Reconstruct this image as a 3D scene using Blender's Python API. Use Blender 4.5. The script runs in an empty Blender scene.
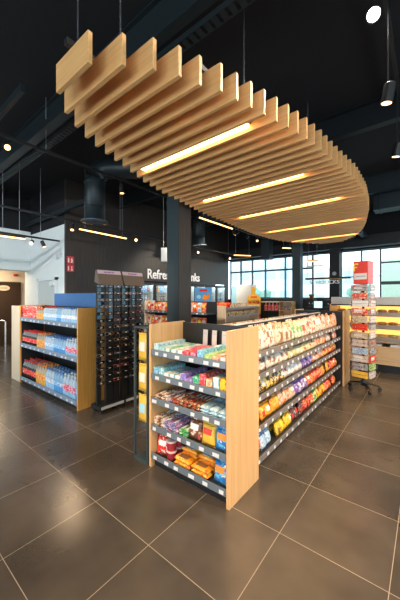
import bpy, bmesh, math, random
from mathutils import Vector, Matrix
random.seed(7)
SC = bpy.context.scene
COL = SC.collection
PI = math.pi

# ------------------------------------------------------------------ materials
MATS = {}
def new_mat(name):
    m = bpy.data.materials.new(name); m.use_nodes = True
    nt = m.node_tree
    b = nt.nodes['Principled BSDF']
    MATS[name] = m
    return m, nt, b
def coords(nt, kind='Object', scale=(1, 1, 1), rnd=False):
    tc = nt.nodes.new('ShaderNodeTexCoord'); mp = nt.nodes.new('ShaderNodeMapping')
    nt.links.new(tc.outputs[kind], mp.inputs['Vector'])
    mp.inputs['Scale'].default_value = scale
    if rnd:
        oi = nt.nodes.new('ShaderNodeObjectInfo')
        mu = nt.nodes.new('ShaderNodeVectorMath'); mu.operation = 'SCALE'
        mu.inputs[0].default_value = (37.0, 53.0, 71.0)
        nt.links.new(oi.outputs['Random'], mu.inputs['Scale'])
        nt.links.new(mu.outputs[0], mp.inputs['Location'])
    return mp.outputs['Vector']
def mat(name, col, rough=.5, metal=0.0, var=.08, scale=8.0, trans=0.0, alpha=1.0, coat=0.0, ior=1.45):
    """plain surface with a faint procedural mottling"""
    m, nt, b = new_mat(name)
    n = nt.nodes.new('ShaderNodeTexNoise'); n.inputs['Scale'].default_value = scale; n.inputs['Detail'].default_value = 3
    nt.links.new(coords(nt), n.inputs['Vector'])
    mx = nt.nodes.new('ShaderNodeMix'); mx.data_type = 'RGBA'
    mx.inputs[6].default_value = (*[c * (1 - var) for c in col], 1)
    mx.inputs[7].default_value = (*[min(1, c * (1 + var)) for c in col], 1)
    nt.links.new(n.outputs['Fac'], mx.inputs[0])
    nt.links.new(mx.outputs[2], b.inputs['Base Color'])
    b.inputs['Roughness'].default_value = rough; b.inputs['Metallic'].default_value = metal
    b.inputs['Transmission Weight'].default_value = trans
    b.inputs['Alpha'].default_value = alpha
    b.inputs['Coat Weight'].default_value = coat
    b.inputs['IOR'].default_value = ior
    return m
def printed(name, c1, c2, c3, scale=28.0, rough=.32, t1=.55, t2=.62):
    """glossy printed packaging: ground colour with irregular patches of two other colours"""
    m, nt, b = new_mat(name)
    v = coords(nt, rnd=True)
    n1 = nt.nodes.new('ShaderNodeTexNoise'); n1.inputs['Scale'].default_value = scale; n1.inputs['Detail'].default_value = 2
    n2 = nt.nodes.new('ShaderNodeTexNoise'); n2.inputs['Scale'].default_value = scale * 1.7; n2.inputs['Detail'].default_value = 1
    off = nt.nodes.new('ShaderNodeVectorMath'); off.operation = 'ADD'; off.inputs[1].default_value = (9.1, 4.7, 2.3)
    nt.links.new(v, n1.inputs['Vector']); nt.links.new(v, off.inputs[0]); nt.links.new(off.outputs[0], n2.inputs['Vector'])
    def step(n, t):
        r = nt.nodes.new('ShaderNodeValToRGB'); r.color_ramp.elements[0].position = t - .02; r.color_ramp.elements[1].position = t + .02
        nt.links.new(n.outputs['Fac'], r.inputs['Fac']); return r.outputs['Color']
    a = nt.nodes.new('ShaderNodeMix'); a.data_type = 'RGBA'
    a.inputs[6].default_value = (*c1, 1); a.inputs[7].default_value = (*c2, 1); nt.links.new(step(n1, t1), a.inputs[0])
    c = nt.nodes.new('ShaderNodeMix'); c.data_type = 'RGBA'
    nt.links.new(a.outputs[2], c.inputs[6]); c.inputs[7].default_value = (*c3, 1); nt.links.new(step(n2, t2), c.inputs[0])
    nt.links.new(c.outputs[2], b.inputs['Base Color'])
    b.inputs['Roughness'].default_value = rough
    return m
def wood(name, c1, c2, axis='Z', rough=.45, freq=9.0):
    m, nt, b = new_mat(name)
    st = {'X': (.6, 14, 14), 'Y': (14, .6, 14), 'Z': (14, 14, .6)}[axis]
    v = coords(nt, 'Object', st)
    n = nt.nodes.new('ShaderNodeTexNoise'); n.inputs['Scale'].default_value = freq / 3; n.inputs['Detail'].default_value = 6; n.inputs['Roughness'].default_value = .65
    nt.links.new(v, n.inputs['Vector'])
    r = nt.nodes.new('ShaderNodeValToRGB')
    r.color_ramp.elements[0].position = .33; r.color_ramp.elements[0].color = (*c2, 1)
    r.color_ramp.elements[1].position = .68; r.color_ramp.elements[1].color = (*c1, 1)
    nt.links.new(n.outputs['Fac'], r.inputs['Fac']); nt.links.new(r.outputs['Color'], b.inputs['Base Color'])
    b.inputs['Roughness'].default_value = rough
    return m
def glow(name, col, strength):
    m, nt, b = new_mat(name)
    b.inputs['Base Color'].default_value = (*col, 1)
    b.inputs['Emission Color'].default_value = (*col, 1); b.inputs['Emission Strength'].default_value = strength
    return m
def sheer(name, col, keep=.25, rough=.05):
    """thin clear pane: mostly see-through with a glossy face"""
    m, nt, b = new_mat(name)
    tr = nt.nodes.new('ShaderNodeBsdfTransparent'); tr.inputs['Color'].default_value = (*col, 1)
    mx = nt.nodes.new('ShaderNodeMixShader'); mx.inputs[0].default_value = keep
    b.inputs['Base Color'].default_value = (*col, 1); b.inputs['Roughness'].default_value = rough
    out = nt.nodes['Material Output']
    nt.links.new(tr.outputs[0], mx.inputs[1]); nt.links.new(b.outputs[0], mx.inputs[2]); nt.links.new(mx.outputs[0], out.inputs['Surface'])
    return m
def zsplit(name, low, high, z, rough=.15, trans_hi=.4):
    """bottle: drink colour up to a fill level, clear plastic above"""
    m, nt, b = new_mat(name)
    tc = nt.nodes.new('ShaderNodeTexCoord'); sp = nt.nodes.new('ShaderNodeSeparateXYZ')
    nt.links.new(tc.outputs['Object'], sp.inputs[0])
    gt = nt.nodes.new('ShaderNodeMath'); gt.operation = 'GREATER_THAN'; gt.inputs[1].default_value = z
    nt.links.new(sp.outputs['Z'], gt.inputs[0])
    mx = nt.nodes.new('ShaderNodeMix'); mx.data_type = 'RGBA'
    mx.inputs[6].default_value = (*low, 1); mx.inputs[7].default_value = (*high, 1)
    nt.links.new(gt.outputs[0], mx.inputs[0]); nt.links.new(mx.outputs[2], b.inputs['Base Color'])
    mu = nt.nodes.new('ShaderNodeMath'); mu.operation = 'MULTIPLY'; mu.inputs[1].default_value = trans_hi
    nt.links.new(gt.outputs[0], mu.inputs[0]); nt.links.new(mu.outputs[0], b.inputs['Transmission Weight'])
    b.inputs['Roughness'].default_value = rough
    return m

def floor_mat():
    m, nt, b = new_mat('floor_tiles')
    tc = nt.nodes.new('ShaderNodeTexCoord'); sp = nt.nodes.new('ShaderNodeSeparateXYZ')
    nt.links.new(tc.outputs['Object'], sp.inputs[0])
    P_ = .5985
    def math_(op, a, bv=None):
        n = nt.nodes.new('ShaderNodeMath'); n.operation = op
        if hasattr(a, 'links') or not isinstance(a, (int, float)): nt.links.new(a, n.inputs[0])
        else: n.inputs[0].default_value = a
        if bv is not None:
            if isinstance(bv, (int, float)): n.inputs[1].default_value = bv
            else: nt.links.new(bv, n.inputs[1])
        return n.outputs[0]
    def line(sock, off):
        t = math_('DIVIDE', math_('ADD', sock, -off + P_ * 40), P_)
        fr = math_('FRACT', t)
        d = math_('ABSOLUTE', math_('SUBTRACT', fr, .5))
        return math_('GREATER_THAN', d,   .5 - .0034), math_('FLOOR', t)
    gx, ix = line(sp.outputs['X'], -.757); gy, iy = line(sp.outputs['Y'], 1.177)
    g = math_('MAXIMUM', gx, gy)
    wn = nt.nodes.new('ShaderNodeTexWhiteNoise'); wn.noise_dimensions = '2D'
    cb = nt.nodes.new('ShaderNodeCombineXYZ'); nt.links.new(ix, cb.inputs[0]); nt.links.new(iy, cb.inputs[1]); nt.links.new(cb.outputs[0], wn.inputs['Vector'])
    n = nt.nodes.new('ShaderNodeTexNoise'); n.inputs['Scale'].default_value = 2.2; n.inputs['Detail'].default_value = 3; n.inputs['Roughness'].default_value = .5
    nt.links.new(tc.outputs['Object'], n.inputs['Vector'])
    var = math_('ADD', n.outputs['Fac'], math_('MULTIPLY', math_('SUBTRACT', wn.outputs['Value'], .5), .16))
    r = nt.nodes.new('ShaderNodeValToRGB')
    r.color_ramp.elements[0].position = .32; r.color_ramp.elements[0].color = (*FLOOR_A, 1)
    r.color_ramp.elements[1].position = .70; r.color_ramp.elements[1].color = (*FLOOR_B, 1)
    nt.links.new(var, r.inputs['Fac'])
    mx = nt.nodes.new('ShaderNodeMix'); mx.data_type = 'RGBA'; nt.links.new(g, mx.inputs[0])
    nt.links.new(r.outputs['Color'], mx.inputs[6]); mx.inputs[7].default_value = (.25, .205, .16, 1)
    nt.links.new(mx.outputs[2], b.inputs['Base Color'])
    nt.links.new(math_('ADD', math_('MULTIPLY', g, .38), .26), b.inputs['Roughness'])
    b.inputs['IOR'].default_value = 1.8
    return m
FLOOR_A = (.044, .0385, .034); FLOOR_B = (.086, .073, .062)

# ------------------------------------------------------------------ mesh helpers
def box(bm, x0, x1, y0, y1, z0, z1, bevel=0.0):
    r = bmesh.ops.create_cube(bm, size=1)
    vs = r['verts']
    for v in vs:
        v.co = Vector(((x0 + x1) / 2 + v.co.x * (x1 - x0), (y0 + y1) / 2 + v.co.y * (y1 - y0), (z0 + z1) / 2 + v.co.z * (z1 - z0)))
    if bevel:
        es = list({e for v in vs for e in v.link_edges})
        bmesh.ops.bevel(bm, geom=es, offset=bevel, segments=2, profile=.6, affect='EDGES')
def tube(bm, pts, r, n=8, closed=False):
    pts = [Vector(p) for p in pts]; rings = []
    N = len(pts)
    rr = r if isinstance(r, (list, tuple)) else [r] * N
    for i, p in enumerate(pts):
        if closed: t = pts[(i + 1) % N] - pts[i - 1]
        else: t = pts[min(i + 1, N - 1)] - pts[max(i - 1, 0)]
        t.normalize()
        up = Vector((0, 0, 1)) if abs(t.z) < .9 else Vector((1, 0, 0))
        u = t.cross(up).normalized(); w = t.cross(u).normalized()
        rings.append([bm.verts.new(p + (u * math.cos(2 * PI * k / n) + w * math.sin(2 * PI * k / n)) * rr[i]) for k in range(n)])
    M = N if closed else N - 1
    for i in range(M):
        a, b = rings[i], rings[(i + 1) % N]
        for k in range(n):
            bm.faces.new((a[k], a[(k + 1) % n], b[(k + 1) % n], b[k]))
    if not closed:
        bm.faces.new(list(reversed(rings[0]))); bm.faces.new(rings[-1])
def lathe(bm, prof, n=14, c=(0, 0, 0), cap=True):
    rings = []
    for r, z in prof:
        rings.append([bm.verts.new((c[0] + r * math.cos(2 * PI * k / n), c[1] + r * math.sin(2 * PI * k / n), c[2] + z)) for k in range(n)])
    for a, b in zip(rings, rings[1:]):
        for k in range(n): bm.faces.new((a[k], a[(k + 1) % n], b[(k + 1) % n], b[k]))
    if cap:
        bm.faces.new(list(reversed(rings[0]))); bm.faces.new(rings[-1])
def prism(bm, poly, axis, a0, a1):
    """extrude a 2-D outline along an axis; outline gives the other two coordinates"""
    def P3(p, a):
        return (a, p[0], p[1]) if axis == 'X' else (p[0], a, p[1]) if axis == 'Y' else (p[0], p[1], a)
    A = [bm.verts.new(P3(p, a0)) for p in poly]; B = [bm.verts.new(P3(p, a1)) for p in poly]
    n = len(poly)
    for i in range(n): bm.faces.new((A[i], A[(i + 1) % n], B[(i + 1) % n], B[i]))
    bm.faces.new(list(reversed(A))); bm.faces.new(B)
def obj(name, bm, m, parent=None, smooth=False, loc=None):
    bmesh.ops.recalc_face_normals(bm, faces=bm.faces)
    me = bpy.data.meshes.new(name); bm.to_mesh(me); bm.free()
    me.materials.append(MATS[m] if isinstance(m, str) else m)
    if smooth:
        for p in me.polygons: p.use_smooth = True
    o = bpy.data.objects.new(name, me); COL.objects.link(o)
    if parent: o.parent = parent
    if loc: o.location = loc
    return o
def bobj(name, m, dims, parent=None, bevel=0.0, loc=None):
    bm = bmesh.new(); box(bm, *dims, bevel); return obj(name, bm, m, parent, loc=loc)
def tag(o, label, cat, group=None, kind=None):
    o['label'] = label; o['category'] = cat
    if group: o['group'] = group
    if kind: o['kind'] = kind
    return o
def struct(name, bm_or_dims, m, parent=None):
    if isinstance(bm_or_dims, tuple): o = bobj(name, m, bm_or_dims, parent)
    else: o = obj(name, bm_or_dims, m, parent)
    if not parent: o['kind'] = 'structure'
    return o
def thing(name, label, cat, loc=(0, 0, 0), rz=0.0, group=None):
    o = bpy.data.objects.new(name, None); COL.objects.link(o)
    o.empty_display_size = .05
    o.location = loc; o.rotation_euler = (0, 0, rz)
    return tag(o, label, cat, group)
def setmat(o, m):
    o.material_slots[0].link = 'OBJECT'; o.material_slots[0].material = MATS[m]
def dup(src, loc, label, group, rz=0.0, rx=0.0, ry=0.0, scale=1.0, mats=None, name=None):
    """copy of a thing together with its parts; mats recolours the thing and its parts by name"""
    c = src.copy(); COL.objects.link(c); c.parent = None
    c.location = loc; c.rotation_euler = (rx, ry, rz)
    c.scale = (scale,) * 3 if isinstance(scale, (int, float)) else scale
    c['label'] = label; c['group'] = group
    if name: c.name = name
    if mats and c.type == 'MESH' and 'self' in mats: setmat(c, mats['self'])
    for ch in src.children:
        d = ch.copy(); COL.objects.link(d); d.parent = c
        k = ch.name.split('.')[0]
        if mats and k in mats: setmat(d, mats[k])
    return c
TEMPLATES = []
def template(o):
    TEMPLATES.append(o); return o
ORDS = ['first', 'second', 'third', 'fourth', 'fifth', 'sixth', 'seventh', 'eighth', 'ninth', 'tenth', 'eleventh', 'twelfth', 'thirteenth',
        'fourteenth', 'fifteenth', 'sixteenth', 'seventeenth', 'eighteenth', 'nineteenth', 'twentieth']
def ORD(i):
    if i < 20: return ORDS[i]
    t = {2: 'twent', 3: 'thirt'}[(i + 1) // 10]
    return t + 'ieth' if (i + 1) % 10 == 0 else t + 'y-' + ORDS[(i + 1) % 10 - 1]
WORLD = 2.6; EXPO = 0.72
WARM2 = (1.0, .68, .38)
A_AISLE = 300; A_FRONT = 240; A_LEFT = 200

# ------------------------------------------------------------------ palette
floor_mat()
mat('black_paint', (.012, .013, .015), .55)
mat('ceiling_black', (.0045, .005, .007), .8, var=.2, scale=2)
mat('beam_steel', (.009, .012, .015), .45, .3)
mat('duct_black', (.02, .03, .036), .38, .2)
mat('beam_bluegrey', (.014, .022, .026), .45, .2)
mat('white_plaster', (.70, .75, .75), .85, var=.03)
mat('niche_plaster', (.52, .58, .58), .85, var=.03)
mat('cream_plaster', (.72, .62, .48), .85, var=.03)
wood('dark_cladding', (.045, .035, .030), (.020, .016, .0145), 'Z', .55)
mat('column_teal', (.035, .055, .065), .5)
wood('oak_slat', (.86, .49, .20), (.72, .37, .13), 'X', .5)
wood('oak_panel', (.70, .43, .20), (.58, .33, .135), 'Z', .42)
wood('oak_panel_warm_lit', (.78, .37, .08), (.62, .27, .05), 'Z', .42)  # oak with the warm light on the left panels mixed into its colour
wood('oak_pale', (.76, .62, .46), (.66, .52, .37), 'Z', .5)
wood('oak_cabinet', (.72, .50, .28), (.60, .39, .20), 'X', .45)
mat('shelf_steel', (.035, .042, .05), .4, .3)
mat('shelf_black', (.012, .013, .014), .45)
mat('rail_grey', (.13, .16, .19), .25, .1)
mat('rail_clear', (.19, .175, .17), .2, .1)
mat('rail_blue', (.26, .33, .42), .2, .1)
mat('tag_white', (.60, .62, .64), .5, var=.03)
mat('tag_grey', (.42, .44, .46), .5, var=.03)
mat('chrome', (.55, .57, .6), .22, .9)
mat('rubber', (.015, .015, .016), .6)
mat('window_frame', (.08, .10, .11), .45)
sheer('window_glass', (.90, .97, .97), .05)
sheer('cabinet_glass', (.9, .96, .97), .12)
glow('led_warm', (1.0, .52, .15), 4.0)
glow('led_canopy', (1.0, .66, .27), 7.0)
glow('lamp_warm', (1.0, .56, .24), 3.0)
glow('lamp_white', (.86, .92, 1.0), 14.0)
glow('cooler_light', (.75, .9, 1.0), 14)
glow('bakery_glow', (1.0, .52, .12), 1.0)
mat('blue_card', (.04, .13, .32), .45)
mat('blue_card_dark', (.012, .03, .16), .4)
mat('header_taupe', (.15, .115, .09), .4)
mat('header_lilac', (.58, .44, .50), .4)
mat('panel_cyan', (.05, .16, .22), .35)
mat('red_sign', (.62, .03, .03), .4)
mat('red_bright', (.75, .035, .012), .35)
mat('yellow_card', (.85, .48, .02), .4)
mat('cyan_card', (.35, .66, .82), .4)
mat('white_card', (.74, .75, .74), .45, var=.02)
mat('orange_card', (.88, .26, .02), .4)
mat('screen_blue', (.10, .34, .68), .3)
mat('counter_grey', (.52, .50, .47), .35, .1)
mat('bakery_tray', (.34, .28, .22), .35, .2)
mat('pastry', (.62, .25, .05), .5, var=.45, scale=30)
mat('pastry_pale', (.80, .52, .22), .5, var=.3, scale=30)
mat('door_brown', (.05, .026, .014), .45, var=.15)
mat('beige_sign', (.70, .58, .42), .5)
mat('lettering_white', (.85, .86, .86), .5, var=.01)
mat('asphalt', (.42, .43, .43), .9)
mat('far_building', (.72, .78, .80), .8, var=.1, scale=.4)
mat('far_window', (.50, .60, .64), .3)
mat('far_green', (.74, .80, .58), .6)
mat('far_tree', (.20, .34, .25), .9, var=.4, scale=2)
# drinks
zsplit('cola_bottle', (.016, .007, .005), (.36, .37, .38), .235)
zsplit('cola_small_bottle', (.018, .008, .006), (.55, .58, .60), .140)
zsplit('orange_bottle', (.82, .42, .08), (.70, .58, .40), .205)
zsplit('water_bottle', (.34, .58, .80), (.58, .74, .86), .18, trans_hi=.3)
zsplit('water_blue_bottle', (.10, .34, .68), (.34, .58, .82), .17, trans_hi=.3)
printed('label_red', (.72, .025, .015), (.80, .10, .06), (.85, .80, .76), 30)
printed('label_orange', (.88, .32, .015), (.85, .20, .02), (.90, .80, .65), 30)
printed('label_white', (.78, .82, .85), (.35, .58, .78), (.80, .22, .30), 30)
printed('label_pink', (.80, .12, .20), (.86, .72, .76), (.75, .07, .12), 40)
printed('label_lightblue', (.25, .52, .78), (.72, .83, .90), (.14, .34, .68), 30)
mat('cap_red', (.70, .02, .015), .4); mat('cap_blue', (.05, .18, .50), .4); mat('cap_orange', (.85, .25, .02), .4); mat('cap_white', (.75, .78, .8), .4)
mat('cap_black', (.03, .03, .035), .4)
# packets
W = (.82, .80, .76)
printed('pk_cream', (.66, .53, .36), (.36, .18, .07), (.72, .64, .52), 24, t1=.53)
printed('pk_white_brown', (.70, .64, .55), (.36, .17, .07), (.70, .48, .28), 24, t1=.58, t2=.64)
printed('pk_white_green', (.66, .66, .52), (.36, .48, .14), (.30, .16, .07), 24)
printed('pk_white_red', (.70, .60, .50), (.72, .15, .035), (.70, .46, .28), 24, t1=.57)
printed('pk_olive', (.66, .54, .24), (.80, .72, .48), (.42, .30, .10), 24)
printed('pk_white_orange', (.70, .56, .44), (.78, .20, .03), (.72, .40, .18), 24, t1=.53)
printed('pk_yellow_black', (.84, .56, .08), (.10, .05, .03), (.82, .72, .56), 24, t1=.53)
printed('pk_white', (.64, .58, .54), (.50, .32, .26), (.70, .66, .64), 24, t1=.58)
printed('pk_purple', (.20, .10, .36), (.62, .52, .70), (.12, .06, .26), 24)
printed('pk_red', (.70, .05, .02), (.86, .40, .08), (.82, .66, .50), 24, t1=.56, t2=.64)
printed('pk_orange', (.88, .34, .02), (.86, .52, .10), (.70, .12, .02), 24, t1=.55, t2=.63)
printed('pk_dark', (.05, .03, .03), (.55, .08, .04), (.60, .46, .30), 24, t1=.55, t2=.63)
printed('pk_blue_white', (.38, .54, .70), (.16, .36, .70), (.85, .86, .86), 24)
printed('pk_yellow', (.88, .58, .03), (.70, .20, .03), (.32, .14, .05), 24, t1=.58, t2=.63)
printed('pk_green', (.10, .36, .08), (.55, .66, .16), (.80, .80, .62), 24)
printed('pk_brown', (.15, .06, .035), (.70, .60, .52), (.52, .07, .05), 24, t1=.56, t2=.62)
printed('pk_blue', (.03, .20, .55), (.14, .50, .80), (.80, .82, .84), 24, t1=.55, t2=.66)
printed('pk_grey', (.32, .33, .35), (.10, .14, .22), (.60, .50, .46), 18)
printed('gum_blue', (.22, .54, .72), (.10, .32, .58), (.62, .78, .84), 40)
printed('gum_pale', (.46, .66, .70), (.20, .46, .58), (.72, .80, .82), 40)
printed('gum_green', (.02, .40, .18), (.22, .60, .36), (.60, .76, .66), 40)
printed('gum_lime', (.34, .58, .10), (.56, .72, .34), (.74, .78, .62), 40)
printed('gum_pink', (.66, .10, .22), (.78, .44, .52), (.50, .03, .12), 40)
printed('gum_red', (.62, .05, .07), (.78, .40, .38), (.48, .03, .05), 40)
printed('gum_teal', (.10, .40, .48), (.48, .70, .74), (.72, .80, .82), 40)
printed('gum_peach', (.80, .40, .20), (.66, .70, .46), (.66, .14, .12), 40)
printed('gum_violet', (.30, .18, .52), (.62, .50, .70), (.12, .22, .58), 40)
printed('bar_brown', (.16, .07, .04), (.56, .34, .20), (.72, .62, .54), 34)
printed('bar_red', (.46, .08, .04), (.20, .07, .04), (.76, .60, .44), 34)
printed('bar_white', (.66, .58, .52), (.30, .16, .10), (.80, .78, .76), 34)
printed('bar_blue', (.16, .18, .42), (.48, .42, .62), (.70, .66, .72), 34)
printed('bar_green', (.06, .36, .12), (.40, .62, .30), (.66, .76, .60), 34)
printed('bar_purple', (.28, .12, .32), (.62, .48, .62), (.16, .08, .22), 34)
printed('towel_blue', (.34, .58, .74), (.60, .76, .84), (.80, .86, .88), 34)
mat('tub_fruit', (.42, .04, .05), .2, var=.3, scale=30); mat('tub_lid', (.66, .56, .58), .2)
mat('bag_amber', (.82, .48, .06), .35, var=.3, scale=14); mat('panel_print', (.80, .74, .66), .4, var=.1)
mat('print_red', (.62, .04, .02), .35); mat('print_brown', (.26, .12, .06), .4); mat('print_white', (.82, .82, .80), .4)
mat('print_blue', (.06, .22, .55), .35); mat('print_yellow', (.88, .62, .06), .35); mat('print_orange', (.86, .26, .02), .35); mat('print_green', (.12, .40, .12), .35)
mat('print_purple', (.22, .09, .34), .35); mat('print_dark', (.05, .03, .025), .35); mat('print_cyan', (.34, .66, .80), .35)
printed('cards_mixed', (.40, .33, .28), (.55, .05, .05), (.16, .24, .36), 16)
printed('cards_tan', (.56, .46, .32), (.36, .24, .16), (.72, .66, .56), 16)
mat('lens_dark', (.010, .008, .007), .12); mat('frame_black', (.012, .012, .012), .25); mat('frame_tortoise', (.16, .075, .03), .25, var=.5, scale=60)
mat('frame_gold', (.30, .20, .10), .3, .6); mat('frame_red', (.34, .04, .04), .3)
mat('lens_brown', (.06, .03, .016), .12); mat('lens_grey', (.10, .11, .12), .12)

# ------------------------------------------------------------------ setting
struct('floor', (-11.2, 5.5, -4.0, 10.0, -.06, 0), 'floor_tiles')
CZ = 4.25
struct('ceiling', (-11.2, 5.5, -4.0, 10.2, CZ, CZ + .1), 'ceiling_black')
# dark clad wall with the coolers, and the pale wall that meets it
struct('wall_cooler_side', (-7.5, -7.3, 3.37, 10.2, 0, CZ), 'black_paint')
struct('wall_white', (-8.9, -6.58, 3.17, 3.37, 0, 3.22), 'white_plaster')
struct('wall_white_header', (-8.9, -6.58, 3.17, 3.37, 3.22, CZ), 'ceiling_black')
struct('wall_bulkhead', (-8.9, -8.5, -4.0, 3.17, 2.24, 3.30), 'white_plaster')
struct('wall_bulkhead_header', (-8.9, -8.5, -4.0, 3.17, 3.30, CZ), 'ceiling_black')
bm = bmesh.new(); box(bm, -6.58, -6.5, 3.17, 10.0, 2.0, CZ); box(bm, -6.58, -6.5, 3.17, 5.22, 0, 2.0); box(bm, -6.58, -6.5, 9.78, 10.0, 0, 2.0)
struct('wall_dark_cladding', bm, 'dark_cladding')
# corridor behind the bulkhead
struct('wall_corridor_end', (-10.6, -10.4, -4.0, 4.6, 0, 2.6), 'cream_plaster')
struct('wall_corridor_side', (-10.4, -7.3, 4.4, 4.6, 0, 2.6), 'cream_plaster')
struct('ceiling_corridor', (-10.4, -8.9, -4.0, 4.4, 2.5, 2.6), 'cream_plaster')
d = struct('door_1', (-10.4, -10.35, 2.55, 3.5, 0, 1.94), 'door_brown')
bm = bmesh.new(); box(bm, -10.4, -10.33, 3.5, 3.56, 0, 2.0); box(bm, -10.4, -10.33, 2.49, 2.55, 0, 2.0); box(bm, -10.4, -10.33, 2.49, 3.56, 1.94, 2.0)
struct('door_frame', bm, 'door_brown', d)
bm = bmesh.new(); tube(bm, [(-10.34, 2.64, 1.0), (-10.30, 2.64, 1.0), (-10.30, 2.76, 1.0)], .012); struct('door_handle', bm, 'chrome', d)
# recessed doorway in the white wall
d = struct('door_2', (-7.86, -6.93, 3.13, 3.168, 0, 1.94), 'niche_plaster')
bm = bmesh.new(); box(bm, -7.93, -7.86, 3.10, 3.168, 0, 2.0); box(bm, -6.93, -6.88, 3.10, 3.168, 0, 2.0); box(bm, -7.93, -6.88, 3.10, 3.168, 1.94, 2.0)
struct('door_frame', bm, 'white_plaster', d)
struct('door_closer', (-7.12, -6.94, 3.06, 3.13, 1.80, 1.90), 'white_card', d)
struct('baseboard_white', (-8.9, -7.94, 3.155, 3.17, 0, .08), 'black_paint')
# window wall
YW = 10.0
struct('wall_window_sill', (-6.5, 5.5, YW, YW + .2, 0, 1.42), 'black_paint')
struct('wall_window_header', (-6.5, 5.5, YW, YW + .2, 3.0, CZ), 'ceiling_black')
mull = [-6.42, -5.917, -5.401, -4.847, -4.058, -3.084, -2.49, -2.19, -1.606, -1.106, -.55, .1, 1.2, 2.4, 3.8, 5.4]
for i, (a, b) in enumerate(zip(mull, mull[1:])):
    if a == -2.49: continue
    f = bmesh.new(); t = .022
    box(f, a, a + t, YW, YW + .09, 1.42, 3.0); box(f, b - t, b, YW, YW + .09, 1.42, 3.0)
    box(f, a + t, b - t, YW, YW + .09, 1.42, 1.50); box(f, a + t, b - t, YW, YW + .09, 2.95, 3.0)
    if i in (0, 1, 2, 3, 4): box(f, a + t, b - t, YW, YW + .09, 2.485, 2.545)
    elif i in (9, 10): box(f, a + t, b - t, YW, YW + .09, 1.89, 1.985); box(f, a + t, b - t, YW, YW + .09, 2.53, 2.57)
    else: box(f, a + t, b - t, YW, YW + .09, 2.14, 2.17)
    w = struct('window_%d' % (i + 1), f, 'window_frame')
    bobj('pane', 'window_glass', (a + t * .7, b - t * .7, YW + .04, YW + .05, 1.46, 2.97), w)
# unseen shop front, openings shaped to let daylight in; right side left open
bm = bmesh.new(); box(bm, -11.2, -8.0, -4.2, -4.0, 0, CZ); box(bm, -3.6, -1.5, -4.2, -4.0, 0, CZ); box(bm, -8.0, -3.6, -4.2, -4.0, 3.4, CZ); box(bm, -1.5, 5.5, -4.2, -4.0, 3.6, CZ)
struct('wall_back', bm, 'dark_cladding')
bm = bmesh.new(); box(bm, 5.5, 5.7, -4.2, 10.2, 3.0, CZ); box(bm, 5.5, 5.7, -4.2, 10.2, 0, .3)
struct('wall_right', bm, 'black_paint')
# columns
bm = bmesh.new(); box(bm, -3.476, -3.215, 3.43, 3.74, 0, CZ)
c = struct('trim_1', bm, 'column_teal')
struct('column_cladding', (-3.215, -3.20, 3.43, 3.74, 0, CZ), 'dark_cladding', c)
struct('trim_2', (-3.245, -3.0, 8.55, 8.80, 0, CZ), 'column_teal')
struct('trim_3', (-2.49, -2.19, 9.80, 10.0, 0, CZ), 'black_paint')
# ceiling steel
def beam(name, x0, x1, y, z0, z1, w, m='beam_steel'):
    f = bmesh.new(); t = .015
    box(f, x0, x1, y - w / 2, y + w / 2, z0, z0 + t); box(f, x0, x1, y - w / 2, y + w / 2, z1 - t, z1); box(f, x0, x1, y - t / 2, y + t / 2, z0 + t, z1 - t)
    return struct(name, f, m)
beam('trim_4', -8.5, 5.0, 1.80, 3.90, CZ, .10, 'beam_bluegrey')
beam('trim_5', -8.5, 5.0, 4.6, 3.90, CZ, .12)
beam('trim_6', -6.4, 5.0, 7.40, 3.85, CZ, .14, 'beam_bluegrey')
struct('trim_7', (-6.42, 5.0, 9.55, 9.8, 3.02, 3.34), 'black_paint')
struct('trim_8', (-8.5, -4.9, 3.00, 3.06, 3.42, 3.50), 'beam_bluegrey')
bm = bmesh.new()
for k in range(2): box(bm, -8.5, -3.2, 1.10 + k * .42, 1.14 + k * .42, 3.62, 3.70)
struct('trim_9', bm, 'beam_bluegrey')

# ------------------------------------------------------------------ outside
tag(bobj('car_park', 'asphalt', (-40, 40, 10.3, 90, -.3, -.2)), 'grey paved ground outside beyond the shop windows', 'ground')['kind'] = 'structure'
def far_block(x0, x1, y0, y1, h, rows, cols, label):
    t = thing('office_building', label, 'building', ((x0 + x1) / 2, y0, -.2))
    hw = (x1 - x0) / 2
    bobj('wall', 'far_building', (-hw, hw, 0, y1 - y0, 0, h), t)
    for r in range(rows):
        for q in range(cols):
            cx = -hw + (q + .5) * 2 * hw / cols; cz = (r + .55) * h / rows
            bobj('window', 'far_window', (cx - hw / cols * .6, cx + hw / cols * .6, -.05, -.002, cz - h / rows * .25, cz + h / rows * .25), t)
far_block(-22, -13, 34, 44, 9.0, 3, 5, 'pale grey office block far outside the left windows')
far_block(-10.5, -5.2, 30, 40, 4.6, 2, 4, 'low pale building outside, right of the yellow display')
far_block(-2.0, 8, 40, 48, 5.0, 2, 6, 'long pale building outside behind the bakery counter')
t = thing('arched_banner', 'pale green rounded panel standing outside the right windows', 'banner', (-1.0, 14.0, -.2))
poly = [(-.5, 0)] + [(1.05 * math.cos(a) - .0 + (-.5 if False else 0), 2.1 + 1.05 * math.sin(a)) for a in [PI * k / 14 for k in range(7)]] + [(-.5, 3.15)]
bm = bmesh.new(); prism(bm, [(-.5, .3), (1.05, .3)] + [(1.05 * math.cos(PI / 2 * k / 8), 2.1 + 1.15 * math.sin(PI / 2 * k / 8)) for k in range(9)] + [(-.5, 3.25)], 'Y', 0, .08)
obj('panel', bm, 'far_green', t)
for sx in (-.3, .8): bobj('post', 'far_building', (sx - .03, sx + .03, .02, .06, 0, .35), t)
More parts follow.
